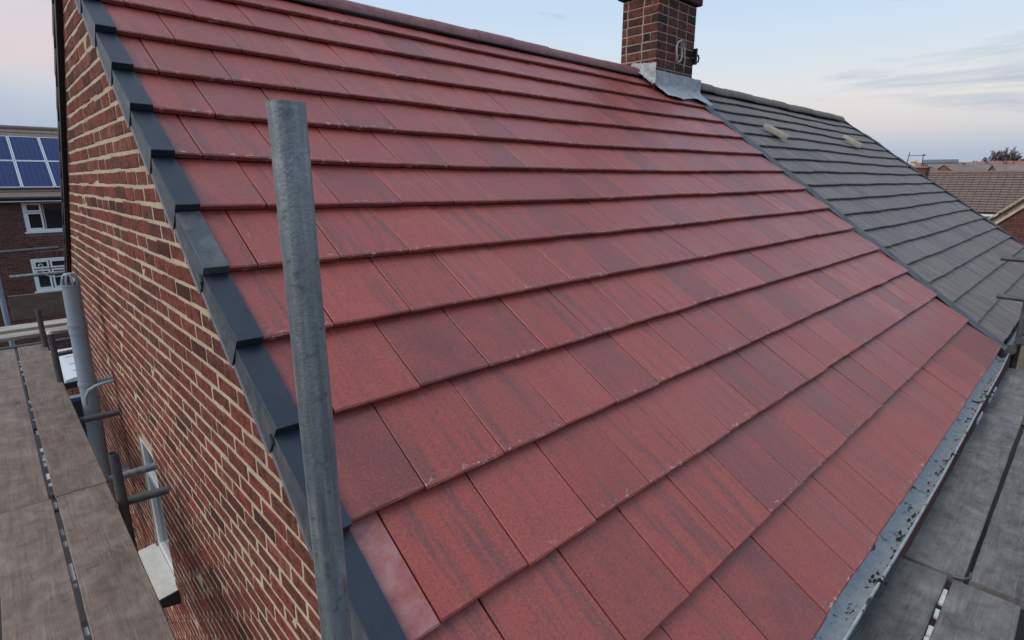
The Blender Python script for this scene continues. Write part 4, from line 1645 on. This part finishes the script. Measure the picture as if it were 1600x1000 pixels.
def far_house(x, y, L, zr_, zb, rot, roofm, label, group, pitch=.62, chim=True, depth=7.0):
    t = thing('far_house', (x, y, zb), label, 'house', group)
    c, s = math.cos(rot), math.sin(rot)
    P = lambda a, b, z: Vector((x + a * c - b * s, y + a * s + b * c, z))     # b along the ridge
    ze = zr_ - depth / 2 * pitch
    w = MB()
    h = depth / 2 - .3
    ends = [P(-h, -L / 2, zb), P(h, -L / 2, zb), P(h, -L / 2, ze + .1), P(0, -L / 2, zr_ - .12), P(-h, -L / 2, ze + .1)]
    w.prism(ends, P(0, L / 2, 0) - P(0, -L / 2, 0))
    w.build('wall', M['far_wall'], t)
    rf = MB()
    for sg in (-1, 1):
        a = [P(sg * depth / 2, -L / 2 - .2, ze), P(0, -L / 2 - .2, zr_), P(0, -L / 2 - .2, zr_ + .15), P(sg * depth / 2, -L / 2 - .2, ze + .15)]
        rf.prism(a if sg < 0 else a[::-1], P(0, L / 2 + .2, 0) - P(0, -L / 2 - .2, 0))
    ro = rf.build('roof', roofm, t)
    if chim:
        b = L / 2 * R.uniform(-.8, .8)
        ch = MB()
        p = P(.2, b, 0)
        ch.box(p.x - .3, p.x + .3, p.y - .3, p.y + .3, zr_ - .6, zr_ + .55)
        ch.build('chimney', M['far_wall'], ro)
    # windows under the eaves on the side facing the viewer
    for q in range(2):
        b = (-.25 + .5 * q) * L
        ww = MB()
        o1, o2 = P(-h - .03, b - .6, ze - 1.5), P(-h + .03, b + .6, ze - .35)
        ww.prism([P(-h - .04, b - .6, ze - 1.5), P(-h - .04, b + .6, ze - 1.5), P(-h - .04, b + .6, ze - .35), P(-h - .04, b - .6, ze - .35)], P(.05, 0, 0) - P(0, 0, 0))
        ww.build('window', M['white'], t)
    return t


# column and row of the view -> y at distance x
def col_y(px, x, py=256):
    dv = CR * ((px - 800) / 860.04) + CD * ((py - 500) / 860.04) + CF
    return CAM_POS.y + dv.y / dv.x * (x - CAM_POS.x)


hz_at = lambda py, px, x: CAM_POS.z + ((CR * ((px - 800) / 860.04) + CD * ((py - 500) / 860.04) + CF).z / (CR * ((px - 800) / 860.04) + CD * ((py - 500) / 860.04) + CF).x) * (x - CAM_POS.x)
brown_row = [(1450, 261, 140, 1.57, 'brown', 'small dark hipped gable, leftmost of the brown far roofs'), (1476, 256.5, 165, .7, 'fb', 'brown far roof left of the middle, above the long brown roof'),
             (1500, 258.5, 150, 1.1, 'fb', 'far roof with a dark slope in the middle of the brown row'), (1532, 256.5, 155, .75, 'fb', 'broad grey brown far roof right of the middle'),
             (1562, 255.5, 160, 1.2, 'brown', 'dark far roof below the bare trees'), (1594, 258, 150, .5, 'fb', 'far roof at the right edge of the picture')]
for (px, py, x, rot, m, lab) in brown_row:
    y = col_y(px, x)
    z = hz_at(py, px, x)
    far_house(x, y, 8.5, z, -4.5, rot, M['brown'] if m == 'brown' else M['far_brown'], lab, 'brown roofed far houses', depth=8)
labs = ['first', 'second', 'third', 'fourth', 'fifth', 'sixth']
red_row = [(1450, 254.5, 260, 'red roof on the skyline just right of the small chimney'), (1478, 254, 270, 'red roof on the skyline beside the slate grey roof'),
           (1508, 254, 265, 'red roof on the skyline in the middle of the far row'), (1532, 254, 267, 'red roof on the skyline left of the bare trees'),
           (1556, 252.5, 263, 'red roof on the skyline below the bare trees'), (1582, 252.5, 269, 'red roof on the skyline right of the bare trees'), (1610, 252.5, 265, 'red roof on the skyline at the right edge')]
for (px, py, x, lab) in red_row:
    far_house(x, col_y(px, x), 9.0, hz_at(py, px, x), -2, R.uniform(-.06, .06), M['far_red'], lab, 'red roofs on the skyline', .55, True, 8)
x = 230
far_house(x, col_y(1468, x), 9.0, hz_at(250, 1468, x), -2, .2, plain('slate_roof', (.085, .105, .12), .6, 0, .15, .5, .1), 'slate grey roof standing above the red skyline roofs', 'red roofs on the skyline', .3, False, 7)


def bare_tree(x, y, zb, h, sp, label, seed):
    t = thing('bare_tree', (x, y, zb), label, 'tree', 'bare trees on the skyline')
    r = random.Random(seed)
    tr = MB()
    tr.tube((x, y, zb), (x, y, zb + h * .5), .28, .16, 7)
    tr.build('trunk', M['twig'], t)
    cr_ = MB()

    def grow(p, d, L, rad, lev):
        q = p + d * L
        cr_.tube(p, q, rad, rad * .6, 4, caps=False)
        if lev == 0:
            return
        for _ in range(3 if lev > 1 else 4):
            nd = (d + Vector((r.uniform(-.8, .8), r.uniform(-.8, .8), r.uniform(-.25, .65)))).normalized()
            grow(p + d * L * r.uniform(.45, 1.0), nd, L * r.uniform(.55, .78), max(.075, rad * .6), lev - 1)

    for i in range(7):
        a = i * .9 + r.uniform(-.3, .3)
        d0 = Vector((math.cos(a) * sp, math.sin(a) * sp, 1)).normalized()
        grow(Vector((x, y, zb + h * r.uniform(.25, .5))), d0, h * .26, .2, 4)
    cr_.build('crown', M['twig'], t)


for (px, h, sp, lab, sd) in ((1552, 8.5, 1.0, 'bare tree, leftmost of three on the skyline', 1), (1566, 10.5, .8, 'bare tree, tallest and middle of three on the skyline', 2), (1583, 10, 1.0, 'dense bare tree, rightmost of three on the skyline', 3)):
    x = 290
    bare_tree(x, col_y(px, x), .5, h * 1.28, sp, lab, sd)
